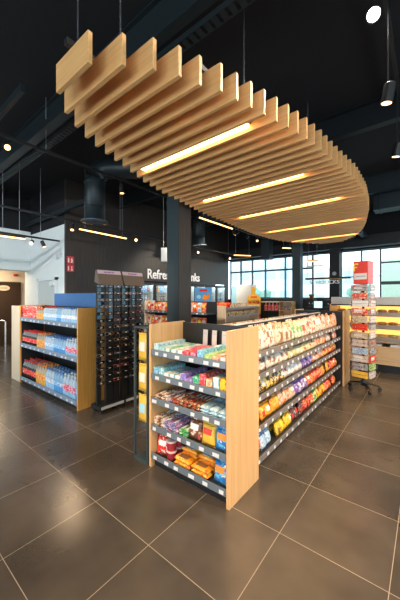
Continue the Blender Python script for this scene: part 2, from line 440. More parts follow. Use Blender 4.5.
def tree(x, y, h, label):
    t = thing('street_tree', label, 'tree', (x, y, -.2), group='trees outside the windows')
    bm = bmesh.new(); tube(bm, [(0, 0, 0), (.05, 0, h * .5), (0, .1, h * .75)], [.14, .1, .05]); obj('trunk', bm, 'door_brown', t)
    bm = bmesh.new()
    for k in range(9):
        r = h * random.uniform(.14, .22)
        bmesh.ops.create_icosphere(bm, subdivisions=2, radius=r, matrix=Matrix.Translation((random.uniform(-.22, .22) * h, random.uniform(-.2, .2) * h, h * random.uniform(.55, .9))))
    for v in bm.verts: v.co += Vector((random.uniform(-1, 1), random.uniform(-1, 1), random.uniform(-1, 1))) * .12
    obj('crown', bm, 'far_tree', t)
tree(-12.6, 25, 2.6, 'small round tree outside, seen low through the middle window')
tree(-4.6, 27, 2.6, 'small round tree outside, between the dark columns')

# ------------------------------------------------------------------ slatted canopy
L = [(.90, -2.03), (.936, -2.067), (1.083, -2.246), (1.229, -2.362), (1.368, -2.447), (1.52, -2.519), (2.08, -2.717), (2.4, -2.84), (2.8, -2.93), (3.3, -3.0), (3.8, -3.09), (5.0, -3.16), (6.04, -3.20), (6.6, -3.15), (7.14, -3.06), (7.77, -2.76), (8.1, -2.5), (8.4, -2.2)]
R = [(.90, -1.66), (.946, -1.633), (1.087, -1.481), (1.221, -1.364), (1.366, -1.275), (1.517, -1.213), (1.647, -1.141), (2.376, -.932), (2.642, -.873), (2.93, -.823), (3.26, -.79), (3.98, -.70), (4.72, -.70), (5.454, -.766), (6.376, -.946), (7.0, -1.10), (7.5, -1.27), (7.9, -1.48), (8.215, -1.72), (8.4, -2.0)]
def lerp(T, y):
    for (a, b), (c, d_) in zip(T, T[1:]):
        if y <= c: return b + (d_ - b) * (y - a) / (c - a)
    return T[-1][1]
cn = thing('slatted_canopy', 'rounded canopy of hanging oak slats with warm light strips below dark ceiling', 'ceiling canopy', (-2.0, 4.6, 3.0))
PT = .143; NS = 52
gaps = {8: (.10, .20), 17: (.28, .40), 25: (.34, .31), 35: (.31, .18), 45: (.08, .05)}
def S(x, y, z): return (x + 2.0, y - 4.6, z - 3.0)
def cbox(x0, x1, y0, y1, z0, z1): return (x0 + 2.0, x1 + 2.0, y0 - 4.6, y1 - 4.6, z0 - 3.0, z1 - 3.0)
for k in range(NS):
    y = .936 + k * PT
    bobj('slat', 'oak_slat', cbox(lerp(L, y), lerp(R, y), y, y + .03, 3.0, 3.2), cn, bevel=.002)
for g in gaps:
    y = .936 + g * PT + .03 + .018
    l, r = lerp(L, y) + gaps[g][0], lerp(R, y) - gaps[g][1]
    h = bobj('light_housing', 'black_paint', cbox(l, r, y - .012, y + .087, 3.055, 3.10), cn)
    bobj('light_strip', 'led_canopy', cbox(l + .02, r - .02, y - .010, y + .085, 3.03, 3.0545), cn)
bm = bmesh.new()
for x in (-2.55, -1.85, -1.3):
    y0 = next(yy / 100 for yy in range(90, 840) if lerp(L, yy / 100) < x - .1 and lerp(R, yy / 100) > x + .1)
    y1 = next(yy / 100 for yy in range(840, 90, -1) if lerp(L, yy / 100) < x - .1 and lerp(R, yy / 100) > x + .1)
    box(bm, *cbox(x - .02, x + .02, y0, y1, 3.2, 3.24))
obj('carrier_rail', bm, 'black_paint', cn)
for x, y in ((-2.0, 1.06), (-1.68, 1.2), (-1.30, 2.25), (-1.3, 4.0), (-2.55, 2.4), (-2.55, 5.0), (-1.3, 6.0), (-1.85, 7.4)):
    bm = bmesh.new()
    z = 3.2
    while z < CZ:                                             # chain of small links
        tube(bm, [S(x, y, z), S(x, y, min(z + .028, CZ))], .004, 6)
        tube(bm, [S(x + .008, y, z + .02), S(x + .008, y, min(z + .05, CZ))], .003, 5)
        z += .03
    obj('chain', bm, 'chrome', cn)

# ------------------------------------------------------------------ shelving
def gondola(name, label, cat, loc, rz, width, depth, height, shelves, rail='rail_grey', panel=('oak_panel', 'oak_panel'), panels=(True, True),
            back='shelf_black', tagstep=.115, tagm='tag_white', lip=.03, kick=.09, group=None, tagw=1.0, panel_y1=None):
    """front faces local -Y; x runs 0..width; shelves lists the height of every shelf surface"""
    g = thing(name, label, cat, loc, rz, group)
    pt = .028
    x0 = pt if panels[0] else 0.0; x1 = width - pt if panels[1] else width
    py1 = panel_y1 or depth
    if panels[0]: bobj('side_panel', panel[0], (0, pt, 0, py1, 0, height), g, .003)
    if panels[1]: bobj('side_panel', panel[1], (width - pt, width, 0, py1, 0, height), g, .003)
    bobj('back_panel', back, (x0, x1, depth - .03, depth - .002, 0, height - .01), g)
    bobj('kick_plate', 'shelf_black', (x0, x1, .045, .065, 0, shelves[-1] - .035), g)
    for i, z in enumerate(shelves):
        s = bobj('shelf', 'shelf_steel', (x0, x1, .012, depth - .031, z - .03, z), g)
        bm = bmesh.new()
        prism(bm, [(.012, z - .024), (-.006, z - .022), (-.002, z + lip), (.004, z + lip), (.012, z + .004)], 'X', x0 + .001, x1 - .001)
        obj('price_rail', bm, rail, s)
        n = max(3, int((x1 - x0) / tagstep))
        for k in range(n):
            cx = x0 + (k + .5 + random.uniform(-.22, .22)) * (x1 - x0) / n; w = random.choice((.020, .024, .030)) * tagw
            bm = bmesh.new(); prism(bm, [(-.0078, z - .016), (-.0052, z + .012), (-.0042, z + .012), (-.0068, z - .016)], 'X', cx - w, cx + w)
            obj('price_tag', bm, tagm, s)
    return g
def local(loc, rz, x, y, z):
    c, s = math.cos(rz), math.sin(rz)
    return (loc[0] + x * c - y * s, loc[1] + x * s + y * c, z)

# ------------------------------------------------------------------ product shapes
def pouch_mesh(w, h, t, fin=.012):
    bm = bmesh.new(); nx, nz = 8, 10
    def th(u, v):
        return t / 2 * max(0, 1 - abs(u) ** 3.2) ** .6 * (math.sin(PI * min(1, max(0, v * .94 + .06))) ** .55 if v < 1 else 0)
    g = []
    for s in (-1, 1):
        rows = []
        for j in range(nz + 1):
            v = j / nz
            rows.append([bm.verts.new((w / 2 * (-1 + 2 * i / nx) * (1 - .05 * math.sin(PI * v)), s * (th(-1 + 2 * i / nx, v) + .0008), fin + v * (h - 2 * fin))) for i in range(nx + 1)])
        g.append(rows)
        for j in range(nz):
            for i in range(nx): bm.faces.new((rows[j][i], rows[j][i + 1], rows[j + 1][i + 1], rows[j + 1][i]))
    for j in range(nz):
        for i in (0, nx): bm.faces.new((g[0][j][i], g[1][j][i], g[1][j + 1][i], g[0][j + 1][i]))
    for j in (0, nz):
        for i in range(nx): bm.faces.new((g[0][j][i], g[0][j][i + 1], g[1][j][i + 1], g[1][j][i]))
    for z0 in (0, h - fin):                                   # crimped seal at both ends
        n = 12
        zz = [(-w / 2 + w * k / n, (.0012 if k % 2 else -.0012)) for k in range(n + 1)]
        poly = [(x, y - .0009) for x, y in zz] + [(x, y + .0009) for x, y in reversed(zz)]
        prism(bm, poly, 'Z', z0, z0 + fin)
    return bm, th
VARS = {}
def make_pouch(w, h, t, style=0):
    bm, th = pouch_mesh(w, h, t)
    o = obj('snack_bag', bm, 'pk_white', smooth=True)
    bm = bmesh.new(); fin = .012
    def patch(u0, u1, v0, v1, n=4):
        rows = [[bm.verts.new((w / 2 * u * (1 - .05 * math.sin(PI * v)), -(th(u, v) + .0022), fin + v * (h - 2 * fin)))
                 for u in [u0 + (u1 - u0) * i / n for i in range(n + 1)]] for v in [v0 + (v1 - v0) * j / n for j in range(n + 1)]]
        for j in range(n):
            for i in range(n): bm.faces.new((rows[j][i], rows[j][i + 1], rows[j + 1][i + 1], rows[j + 1][i]))
    if style == 0: patch(-.62, .62, .52, .82)
    elif style == 1: patch(-.50, .50, .34, .70)
    else: patch(-.66, .25, .16, .58)
    obj('printed_panel', bm, 'print_red', o, smooth=True)
    return template(o)
def make_bar(w, l, t):
    """flow-wrapped bar lying flat, long side along local X, sealed at both ends"""
    bm = bmesh.new(); n = 10
    prof = [-1, -.94, -.86, -.6, 0, .6, .86, .94, 1]
    rings = []
    for a in prof:
        f = 0.08 if abs(a) > .93 else (.85 if abs(a) > .8 else 1)
        ww = 1.0 if abs(a) > .9 else .96
        rings.append([bm.verts.new((a * l / 2, ww * w / 2 * math.copysign(abs(math.cos(q)) ** .6, math.cos(q)), t / 2 + f * t / 2 * math.copysign(abs(math.sin(q)) ** .6, math.sin(q)))) for q in [2 * PI * k / n for k in range(n)]])
    for a, b in zip(rings, rings[1:]):
        for k in range(n): bm.faces.new((a[k], a[(k + 1) % n], b[(k + 1) % n], b[k]))
    bm.faces.new(rings[0]); bm.faces.new(rings[-1])
    o = obj('wrapped_bar', bm, 'bar_brown', smooth=True)
    bm = bmesh.new(); box(bm, -l * .28, l * .28, -w * .27, w * .27, t * 1.0 - .001, t * 1.0 + .0012); obj('printed_panel', bm, 'print_white', o)
    return template(o)
def make_carton(w, d, h):
    o = bobj('carton', 'gum_blue', (-w / 2, w / 2, -d / 2, d / 2, 0, h), bevel=.0015)
    bm = bmesh.new(); prism(bm, [(-d / 2 - .0008, h * .3), (-d / 2 - .0008, h + .0008), (d * .28, h + .0008), (d * .28, h - .001), (-d / 2 + .001, h - .001), (-d / 2 + .001, h * .3)], 'X', -w * .34, w * .34)
    obj('printed_panel', bm, 'print_white', o)
    return template(o)
def make_bottle(name, h, r, body, label, cap, neck=.62, lab=(.30, .56)):
    bm = bmesh.new()
    lathe(bm, [(r * .72, 0), (r * .98, .012), (r, .04), (r * .97, h * .28), (r, h * .32), (r, h * neck), (r * .90, h * (neck + .08)), (r * .55, h * (neck + .2)), (r * .30, h * .915), (r * .30, h * .935)], 14)
    o = obj(name, bm, body, smooth=True)
    bm = bmesh.new(); lathe(bm, [(r * 1.012, h * lab[0]), (r * 1.018, h * (lab[0] + .01)), (r * 1.018, h * (lab[1] - .01)), (r * 1.012, h * lab[1])], 14, cap=False); obj('paper_label', bm, label, o, smooth=True)
    bm = bmesh.new(); lathe(bm, [(r * .40, h * .935), (r * .42, h * .94), (r * .42, h * .99), (r * .36, h)], 12); obj('cap', bm, cap, o)
    return template(o)
def make_can(h, r):
    bm = bmesh.new(); lathe(bm, [(r * .78, 0), (r, .012), (r, h - .016), (r * .80, h - .003), (r * .80, h)], 12); o = obj('soda_can', bm, 'label_red', smooth=True)
    bm = bmesh.new(); lathe(bm, [(r * .78, h - .001), (r * .78, h + .001), (r * .2, h + .0015)], 12); obj('lid', bm, 'chrome', o)
    return template(o)

# ------------------------------------------------------------------ drinks gondola at the left
GL = (-5.72, 1.95, 0)
g = gondola('drinks_shelf', 'oak-sided drinks shelf with three tiers of bottles beside the eyewear racks', 'store shelf', GL, 0, 2.05, .44, 1.385, [1.135, .675, .085],
            rail='rail_blue', panel=('oak_panel_warm_lit', 'oak_panel_warm_lit'), tagstep=.17, lip=.045, tagw=.9)
bobj('inner_shade', 'shelf_black', (.0285, .032, .02, .40, .01, 1.36), g)  # black sheet standing in for the shade inside the left panel
e = thing('end_shelf_unit', 'pale oak end unit closing the left end of the drinks shelf', 'store shelf', (-6.13, 1.955, 0))
bobj('side_panel', 'oak_pale', (0, .395, 0, .028, 0, 1.37), e, .003)
bobj('side_panel', 'oak_pale', (0, .395, .405, .433, 0, 1.37), e, .003)
bobj('back_panel', 'oak_panel_warm_lit', (.375, .40, .03, .403, 0, 1.365), e)
for z in (.1, .5, .9): bobj('shelf', 'shelf_steel', (.02, .37, .03, .403, z - .03, z), e)
e = thing('rear_shelf_unit', 'oak-panelled shelf standing back to back behind the drinks shelf', 'store shelf', (-5.72, 2.40, 0))
bobj('side_panel', 'oak_panel_warm_lit', (2.022, 2.05, .003, .42, 0, 1.36), e, .003)
bobj('side_panel', 'oak_panel_warm_lit', (0, .028, .003, .42, 0, 1.36), e, .003)
bobj('back_panel', 'shelf_black', (.03, 2.02, .003, .02, 0, 1.20), e)
for z in (.1, .6, 1.19): bobj('shelf', 'shelf_steel', (.03, 2.02, .022, .42, z - .03, z), e)
e = thing('blue_display_box', 'large plain blue display box standing on the rear shelf behind water bottles', 'display box', (-4.65, 2.58, 1.191))
bobj('front_panel', 'blue_card', (-.77, .77, -.155, -.147, 0, .405), e)
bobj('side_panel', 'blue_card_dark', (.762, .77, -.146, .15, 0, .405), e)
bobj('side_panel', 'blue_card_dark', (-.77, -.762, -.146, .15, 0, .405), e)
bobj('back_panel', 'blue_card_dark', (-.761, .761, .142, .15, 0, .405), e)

big = {'cola': make_bottle('cola_bottle', .335, .044, 'cola_bottle', 'label_red', 'cap_red'),
       'orange': make_bottle('orange_soda_bottle', .335, .044, 'orange_bottle', 'label_orange', 'cap_orange'),
       'water': make_bottle('water_bottle', .325, .043, 'water_bottle', 'label_white', 'cap_blue', .68, (.36, .56)),
       'blue': make_bottle('water_bottle', .325, .043, 'water_blue_bottle', 'label_lightblue', 'cap_blue', .68, (.36, .56)),
       'pink': make_bottle('water_bottle', .325, .043, 'water_bottle', 'label_pink', 'cap_white', .68, (.30, .60))}
DESC = {'cola': ('dark cola bottle with red label', 'bottle'), 'orange': ('orange soda bottle', 'bottle'), 'water': ('clear water bottle with pale label', 'bottle'),
        'blue': ('blue-tinted water bottle', 'bottle'), 'pink': ('water bottle with pink label', 'bottle')}
can = make_can(.115, .033)
def runs(width, segs, pitch):
    """list of (x, kind) along a shelf; segs = [(kind, share)]"""
    n = int(width / pitch); out = []; tot = sum(s for _, s in segs); acc = 0; edges = []
    for k, s in segs: acc += s / tot; edges.append((k, acc))
    for i in range(n):
        f = (i + .5) / n
        out.append((width * f, next(k for k, e_ in edges if f <= e_ + 1e-9)))
    return out
def fill_bottles(z, segs, pitch, rows, sc, shelf, y0, dy):
    for r in range(rows):
        cnt = {}
        for x, k in runs(1.965, segs, pitch):
            i = cnt.get(k, 0); cnt[k] = i + 1
            s = sc * random.uniform(.985, 1.0)
            lab = '%s, %s from left, %s row, %s drinks tier' % (DESC[k][0], ORD(i), ['front', 'second', 'back'][r], shelf)
            o = dup(big[k], (GL[0] + .038 + x + random.uniform(-.002, .002), GL[1] + y0 + r * dy, z + .001), lab, 'drinks on the left shelf', rz=random.uniform(0, 6), scale=s)
            o['category'] = 'bottle'
fill_bottles(.085, [('cola', .32), ('orange', .155), ('water', .16), ('blue', .17), ('pink', .17), ('blue', .06)], .0925, 3, 1.0, 'bottom', .066, .094)
fill_bottles(.675, [('cola', .30), ('orange', .15), ('water', .16), ('blue', .20), ('pink', .19)], .0735, 3, .78, 'middle', .056, .078)
for r in range(2):
    cnt = {}
    for x, k in runs(1.965, [('can', .30), ('orange', .13), ('water', .22), ('blue', .10), ('water', .25)], .072):
        i = cnt.get(k, 0); cnt[k] = i + 1
        row = ['front', 'second'][r]
        if k == 'can':
            for lv in range(2):
                o = dup(can, (GL[0] + .038 + x, GL[1] + .054 + r * .072, 1.136 + lv * .117), 'red soda can, %s from left, %s row, %s layer, top drinks tier' % (ORD(i), row, ('lower', 'upper')[lv]), 'red cans on the top tier', rz=random.uniform(0, 6))
                o['category'] = 'can'
        else:
            sc = .62 if k == 'orange' else .76
            o = dup(big[k], (GL[0] + .038 + x, GL[1] + .054 + r * .072, 1.136), '%s, %s from left, %s row, top drinks tier' % (DESC[k][0], ORD(i), row), 'drinks on the left shelf', rz=random.uniform(0, 6), scale=sc,
                    mats={'cap': 'cap_red'} if k == 'water' and i < 6 else None)
            o['category'] = 'bottle'

# ------------------------------------------------------------------ front end cap
GE = (-1.985, 1.73, 0)
gondola('end_cap_shelf', 'oak-sided end shelf with five tiers of gum, bars and sweets facing the aisle', 'store shelf', GE, 0, .867, .46, 1.295, [1.04, .825, .61, .365, .11],
        tagstep=.13, panel=('oak_panel', 'oak_panel'))
def variants(w, h, t):
    a = [make_pouch(w, h, t, s) for s in range(3)]
    bpy.context.view_layer.update()
    VARS['snack_bag' + str(round(a[0].dimensions.z, 3))] = a
    return a[0]
pouch_big = make_pouch(.135, .175, .06); pouch = variants(.124, .165, .055); pouch_tall = variants(.124, .205, .055); pouch_low = variants(.122, .125, .06)
bar = make_bar(.038, .125, .021); bar_big = make_bar(.085, .175, .038)
gum = make_carton(.064, .072, .050); gum_tall = make_carton(.060, .070, .080); gum_box = make_carton(.060, .070, .105)
def put(src, base, rz0, x, y, z, label, group, cat, mats, rz=0.0, rx=0.0, scale=1.0, name=None):
    o = dup(src, local(base, rz0, x, y, z), label, group, rz=rz0 + rz, rx=rx, mats=mats, scale=scale, name=name)
    o['category'] = cat
    return o
X0 = .034; WI = .80
# tier one: gum cartons, lane by lane
lanes1 = [('gum_pale', 'pale blue', gum_tall), ('gum_pale', 'pale blue', gum), ('gum_green', 'green', gum), ('gum_pale', 'pale', gum), ('gum_pink', 'pink', gum), ('gum_red', 'red', gum), ('gum_pink', 'pink', gum),
          ('gum_blue', 'light blue', gum_tall), ('gum_lime', 'lime', gum), ('gum_peach', 'peach', gum), ('gum_red', 'red', gum)]
def lanes(z, ls, tier, rows):
    n = len(ls); cnt = {}
    for i, (m, cn_, src) in enumerate(ls):
        for r in range(rows):
            put(src, GE, 0, X0 + (i + .5) * WI / n, .058 + r * .0735, z + .001, '%s gum carton, %s lane from left, %s from the front, %s end shelf tier' % (cn_, ORD(i), ORD(r), tier), 'gum cartons on the end shelf', 'gum carton',
                {'self': m, 'printed_panel': random.choice(['print_white', m, m])}, rz=random.uniform(-.03, .03), name='gum_carton')
lanes(1.04, lanes1, 'top', 5)
for i, x in enumerate((.341, .446, .557)):
    t = thing('price_card', 'white upright price card at back of the top gum tier, %s from left' % ORD(i), 'card', (GE[0] + x, GE[1] + .41, 1.041), group='white cards behind the gum')
    bm = bmesh.new(); prism(bm, [(-.02, 0), (.015, 0), (.015, .003), (-.010, .003), (-.004, .19), (-.008, .19)], 'X', -.026, .026); obj('card', bm, 'counter_grey', t)
    bobj('print', 'tag_grey', (-.018, .018, -.0115, -.0088, .15, .165), t)
lanes2 = [('gum_blue', 'light blue', gum_tall), ('gum_teal', 'teal', gum_tall), ('gum_pale', 'pale', gum), ('gum_blue', 'light blue', gum), ('gum_pale', 'pale', gum), ('gum_violet', 'violet', gum_tall),
          ('gum_violet', 'violet', gum), ('gum_green', 'green', gum_tall), ('gum_red', 'red', gum_box), ('gum_peach', 'peach', gum_tall), ('gum_teal', 'teal', gum_box), ('pk_yellow', 'yellow', gum_box)]
lanes(.825, lanes2, 'second', 4)
# tier three: bars in stacks, long side front to back
g3 = [('bar_white', 'white'), ('bar_brown', 'brown'), ('bar_white', 'white'), ('bar_white', 'white'), ('bar_blue', 'blue'), ('bar_red', 'red'), ('bar_red', 'red'), ('bar_brown', 'brown'), ('bar_red', 'red'), ('bar_brown', 'brown'), ('bar_red', 'red'), ('bar_brown', 'brown')]
for i, (m, cn_) in enumerate(g3):
    for r in range(2):
        for lv in range(3 if i not in (0, 4) else 2):
            put(bar, GE, 0, X0 + .025 + i * .0445, .085 + r * .132, .611 + lv * .0225, '%s chocolate bar, %s stack from left, %s stack, %s up, end shelf third tier' % (cn_, ORD(i), ('front', 'rear')[r], ORD(lv)), 'chocolate bars on the end shelf', 'chocolate bar',
                {'self': m, 'printed_panel': random.choice(['print_white', 'print_brown', 'print_red'])}, rz=PI / 2 + random.uniform(-.05, .05), name='chocolate_bar')
for i in range(3):
    for r in range(2):
        for lv in range(3):
            put(bar_big, GE, 0, X0 + .582 + i * .086, .105 + r * .18, .611 + lv * .025, 'pale blue sweet pack, %s stack from left, %s stack, %s up, end shelf third tier' % (ORD(i), ('front', 'rear')[r], ORD(lv)), 'pale blue packs on the end shelf', 'sweet pack',
                {'self': 'towel_blue', 'printed_panel': 'towel_blue'}, rz=PI / 2 + random.uniform(-.03, .03), scale=(1, .95, .62), name='sweet_pack')
# tier four
g4 = [('bar_white', 'white'), ('bar_brown', 'brown'), ('bar_white', 'white'), ('bar_blue', 'blue'), ('bar_purple', 'purple'), ('bar_blue', 'blue'), ('bar_purple', 'purple'), ('bar_green', 'green'), ('bar_green', 'green')]
for i, (m, cn_) in enumerate(g4):
    for r in range(2):
        for lv in range(4 if m != 'bar_green' else 3):
            put(bar, GE, 0, X0 + .025 + i * .0435, .085 + r * .132, .366 + lv * .0225, '%s chocolate bar, %s stack from left, %s stack, %s up, end shelf fourth tier' % (cn_, ORD(i), ('front', 'rear')[r], ORD(lv)), 'chocolate bars on the end shelf', 'chocolate bar',
                {'self': m, 'printed_panel': random.choice(['print_white', m])}, rz=PI / 2 + random.uniform(-.05, .05), name='chocolate_bar')
for i, (m, p, cn_) in enumerate((('pk_brown', 'print_white', 'brown'), ('bag_amber', 'print_red', 'yellow'), ('pk_blue', 'print_orange', 'blue'))):
    for r in range(2):
        put(pouch_big, GE, 0, X0 + .462 + i * .134, .065 + r * .075, .366, '%s sweet pouch standing in %s row, end shelf fourth tier' % (cn_, ('front', 'second')[r]), 'standing pouches on the end shelf', 'sweet pouch', {'self': m, 'printed_panel': p}, rx=-.12, name='sweet_pouch')
# tier five
for r in range(2):
    put(pouch, GE, 0, X0 + .075, .07 + r * .075, .111, 'red and white sweet pouch at left of bottom tier, %s row' % ('front', 'second')[r], 'standing pouches on the end shelf', 'sweet pouch', {'self': 'label_red', 'printed_panel': 'print_white'}, rx=-.15, rz=.25, name='sweet_pouch')
for r in range(2):
    for lv in range(2):
        t = thing('fruit_sweet_tub', 'clear tub of dark red sweets on bottom tier, %s of the %s stack' % (('lower', 'upper')[lv], ('front', 'rear')[r]), 'tub', (GE[0] + X0 + .19, GE[1] + .065 + r * .098, .111 + lv * .086), group='tubs of red sweets')
        bm = bmesh.new(); lathe(bm, [(.036, 0), (.040, .004), (.045, .072), (.046, .074)], 16); obj('tub', bm, 'tub_fruit', t, smooth=True)
        bm = bmesh.new(); lathe(bm, [(.0475, .0742), (.0475, .083), (.044, .085)], 16); obj('lid', bm, 'tub_lid', t)
for c_ in range(2):
    for r in range(3):
        for lv in range(3 - (r == 0)):
            put(bar_big, GE, 0, X0 + .34 + c_ * .19, .068 + r * .095, .111 + lv * .0385, 'orange wafer pack in %s column, %s from front, %s up, end shelf bottom tier' % (('left', 'right')[c_], ORD(r), ORD(lv)), 'orange wafer packs on the end shelf', 'wafer pack',
                {'self': 'pk_orange', 'printed_panel': 'print_brown' if lv % 2 else 'print_white'}, rz=random.uniform(-.04, .04), name='wafer_pack')
for r in range(2):
    put(pouch_big, GE, 0, X0 + .715, .066 + r * .08, .111, 'bright blue sweet pouch at right of bottom tier, %s row' % ('front', 'second')[r], 'standing pouches on the end shelf', 'sweet pouch', {'self': 'pk_blue', 'printed_panel': 'print_orange'}, rx=-.12, rz=-.05, name='sweet_pouch')

# ------------------------------------------------------------------ clip stand beside the end cap
t = thing('hanging_bag_stand', 'narrow dark framed stand of amber bags at left of the end shelf', 'display stand', (-2.10, 1.735, 0))
fr = bmesh.new()
for sx in (-.098, .084): box(fr, sx, sx + .014, -.01, .012, 0, 1.262); box(fr, sx, sx + .014, .188, .20, 0, 1.262)
box(fr, -.084, .084, -.01, .20, 1.248, 1.262); box(fr, -.084, .084, -.01, .20, 0, .03)
obj('frame', fr, 'column_teal', t)
bobj('back_panel', 'shelf_black', (-.079, .079, .19, .199, .031, 1.243), t)
for z in (1.235, .945, .655):
    bm = bmesh.new(); tube(bm, [(0, .188, z - .03), (0, .012, z - .03), (0, .002, z - .022)], .004, 6); obj('hook', bm, 'chrome', t)
ht = make_pouch(.155, .262, .05, 1)
for i, z in enumerate((.936, .646, .356)):
    for r in range(2):
        put(ht, (-2.10, 1.735, 0), 0, 0, .035 + r * .07, z, 'amber bag hanging in narrow stand, %s hook from top, %s bag' % (ORD(i), ('front', 'rear')[r]), 'amber bags in the narrow stand', 'snack bag', {'self': 'bag_amber', 'printed_panel': 'panel_print' if i < 2 else 'print_cyan'}, name='hanging_bag')

# ------------------------------------------------------------------ long run facing the aisle
GR = (-1.175, 2.205, 0); RZ = PI / 2; LEN = 3.11
gondola('snack_shelf', 'long snack shelf with five tiers of bags facing the right aisle', 'store shelf', GR, RZ, LEN, .36, 1.26, [1.02, .825, .63, .355, .075], rail='rail_clear', panels=(False, False), tagstep=.16, tagm='tag_white', tagw=.8)
bm = bmesh.new(); box(bm, 0, LEN, .327, .361, 1.2505, 1.262); o = obj('top_cap', bm, 'tag_white', bpy.data.objects['snack_shelf'])
SEG = [
 (1.02, 'top', [('pk_white_brown', 'print_brown', 'cream', .2, pouch_tall), ('pk_cream', 'print_brown', 'tan', .14, pouch_tall), ('pk_white_green', 'print_green', 'green and white', .12, pouch_tall), ('pk_white_red', 'print_red', 'white and red', .30, pouch_tall), ('pk_white_orange', 'print_orange', 'white and orange', .24, pouch_tall)]),
 (.825, 'second', [('pk_white_brown', 'print_brown', 'cream', .30, pouch), ('pk_olive', 'print_white', 'olive', .28, pouch_low), ('pk_white_orange', 'print_orange', 'white and orange', .20, pouch), ('pk_white_red', 'print_red', 'white and red', .22, pouch)]),
 (.63, 'third', [('pk_yellow_black', 'print_dark', 'yellow', .26, pouch), ('pk_white', 'print_white', 'white', .20, pouch), ('pk_purple', 'print_purple', 'purple', .12, pouch), ('pk_white_orange', 'print_red', 'orange and white', .16, pouch), ('pk_red', 'print_yellow', 'red', .26, pouch)]),
 (.355, 'fourth', [('pk_orange', 'print_red', 'orange', .24, pouch), ('pk_white_orange', 'print_white', 'pale', .14, pouch), ('pk_purple', 'print_white', 'purple', .15, pouch), ('pk_red', 'print_orange', 'red', .20, pouch), ('pk_orange', 'print_dark', 'orange', .12, pouch), ('pk_red', 'print_yellow', 'red', .15, pouch)]),
 (.075, 'bottom', [('pk_red', 'print_white', 'red', .06, pouch_tall), ('pk_blue_white', 'print_blue', 'blue and white', .10, pouch), ('pk_yellow', 'print_brown', 'yellow', .16, pouch), ('pk_dark', 'print_red', 'dark', .14, pouch), ('pk_red', 'print_dark', 'red', .10, pouch), ('pk_green', 'print_white', 'green', .07, pouch), ('pk_yellow', 'print_red', 'yellow', .13, pouch), ('pk_red', 'print_orange', 'red', .20, pouch)])]
for z, tier, segs in SEG:
    tot = sum(s[3] for s in segs); n = int((LEN - .06) / .112)
    for r in range(2):
        acc = 0; cnt = {}
        edges = []
        for s in segs: acc += s[3] / tot; edges.append(acc)
        for i in range(n):
            f = (i + .5) / n; q = next(j for j, e_ in enumerate(edges) if f <= e_ + 1e-9)
            m, p, cn_, _, src = segs[q]
            src = random.choice([v for v in VARS[src.name.split('.')[0] + str(round(src.dimensions.z, 3))]])
            c_ = cnt.get(cn_, 0)
            lab = '%s snack bag, %s of its colour from near end, %s row, %s tier' % (cn_.replace(' and ', '-'), ORD(c_), ('front', 'rear')[r], tier)
            if r == 0 and random.random() < .03: continue
            o = put(src, GR, RZ, .03 + f * (LEN - .06), .064 + r * .098 + random.uniform(-.006, .010), z + .001, lab, 'bags on the long snack shelf', 'snack bag', {'self': m, 'printed_panel': random.choice([p, p, m, 'print_white' if p != 'print_white' else 'print_red'])},
                rx=-random.uniform(.14, .40 - .14 * r) if tier != 'top' else -random.uniform(.10, .2), rz=random.uniform(-.10, .10), name='snack_bag', scale=(random.uniform(.80, .86), 1.0, (1.22 if tier == 'top' else 1) * random.uniform(.84, .98)))
            cnt[cn_] = c_ + 1; o.rotation_euler.y = random.uniform(-.04, .04); o.location.z += abs(o.rotation_euler.y) * .062 + .0005
# the other side of the run, seen over its top
e = thing('rear_snack_shelf', 'shelf backing onto the long snack shelf, only its top tier seen', 'store shelf', (-1.565, 2.205, 0))
bobj('back_panel', 'shelf_black', (-.03, -.005, 0, LEN, 0, 1.25), e)
for z in (.1, .4, .7, 1.02): bobj('shelf', 'shelf_steel', (-.40, -.031, 0, LEN, z - .03, z), e)
for i in range(22):
    k = i % 3
    put(pouch_tall, (-1.565, 2.205, 0), RZ, .09 + i * .137, .12, 1.021, 'cream bag on rear top tier behind the snack shelf, %s from near end' % ORD(i), 'cream bags on the rear tier', 'snack bag', {'self': ('pk_cream', 'pk_white_brown', 'pk_white')[k], 'printed_panel': 'print_brown'}, rx=-.1, name='snack_bag', scale=(1, 1, 1.12))
# far end cap
e = gondola('far_end_shelf', 'oak-panelled end shelf at the far end of the snack shelf', 'store shelf', (-1.118, 5.80, 0), PI, .867, .46, 1.295, [1.04, .825, .61, .365, .11], tagstep=.2, panel=('oak_panel', 'oak_panel'))

# ------------------------------------------------------------------ eyewear racks
def sunglasses():
    bm = bmesh.new()
    for s in (-1, 1):
        ring = [(.0, s * .036 + .029 * math.copysign(abs(math.cos(a)) ** .8, math.cos(a)), .022 * math.copysign(abs(math.sin(a)) ** .8, math.sin(a))) for a in [2 * PI * k / 14 for k in range(14)]]
        tube(bm, ring, .0035, 6, closed=True)
        tube(bm, [(0, s * .065, .010), (-.012 - .004 * (s > 0), s * .067, .011), (-.016 - .006 * (s > 0), s * .03, .013), (-.018 - .006 * (s > 0), -s * .055, .013)], .0026, 6)
    tube(bm, [(0, -.010, .006), (.003, 0, .010), (0, .010, .006)], .003, 6)
    o = obj('sunglasses', bm, 'frame_black')
    for s in (-1, 1):
        bm = bmesh.new()
        ring = [(s * .036 + .0275 * math.copysign(abs(math.cos(a)) ** .8, math.cos(a)), .0205 * math.copysign(abs(math.sin(a)) ** .8, math.sin(a))) for a in [2 * PI * k / 14 for k in range(14)]]
        prism(bm, ring, 'X', -.001, .001); obj('lens', bm, 'lens_dark', o)
    return template(o)
sg = sunglasses()
ROWS = [.40 + .092 * k for k in range(15)]
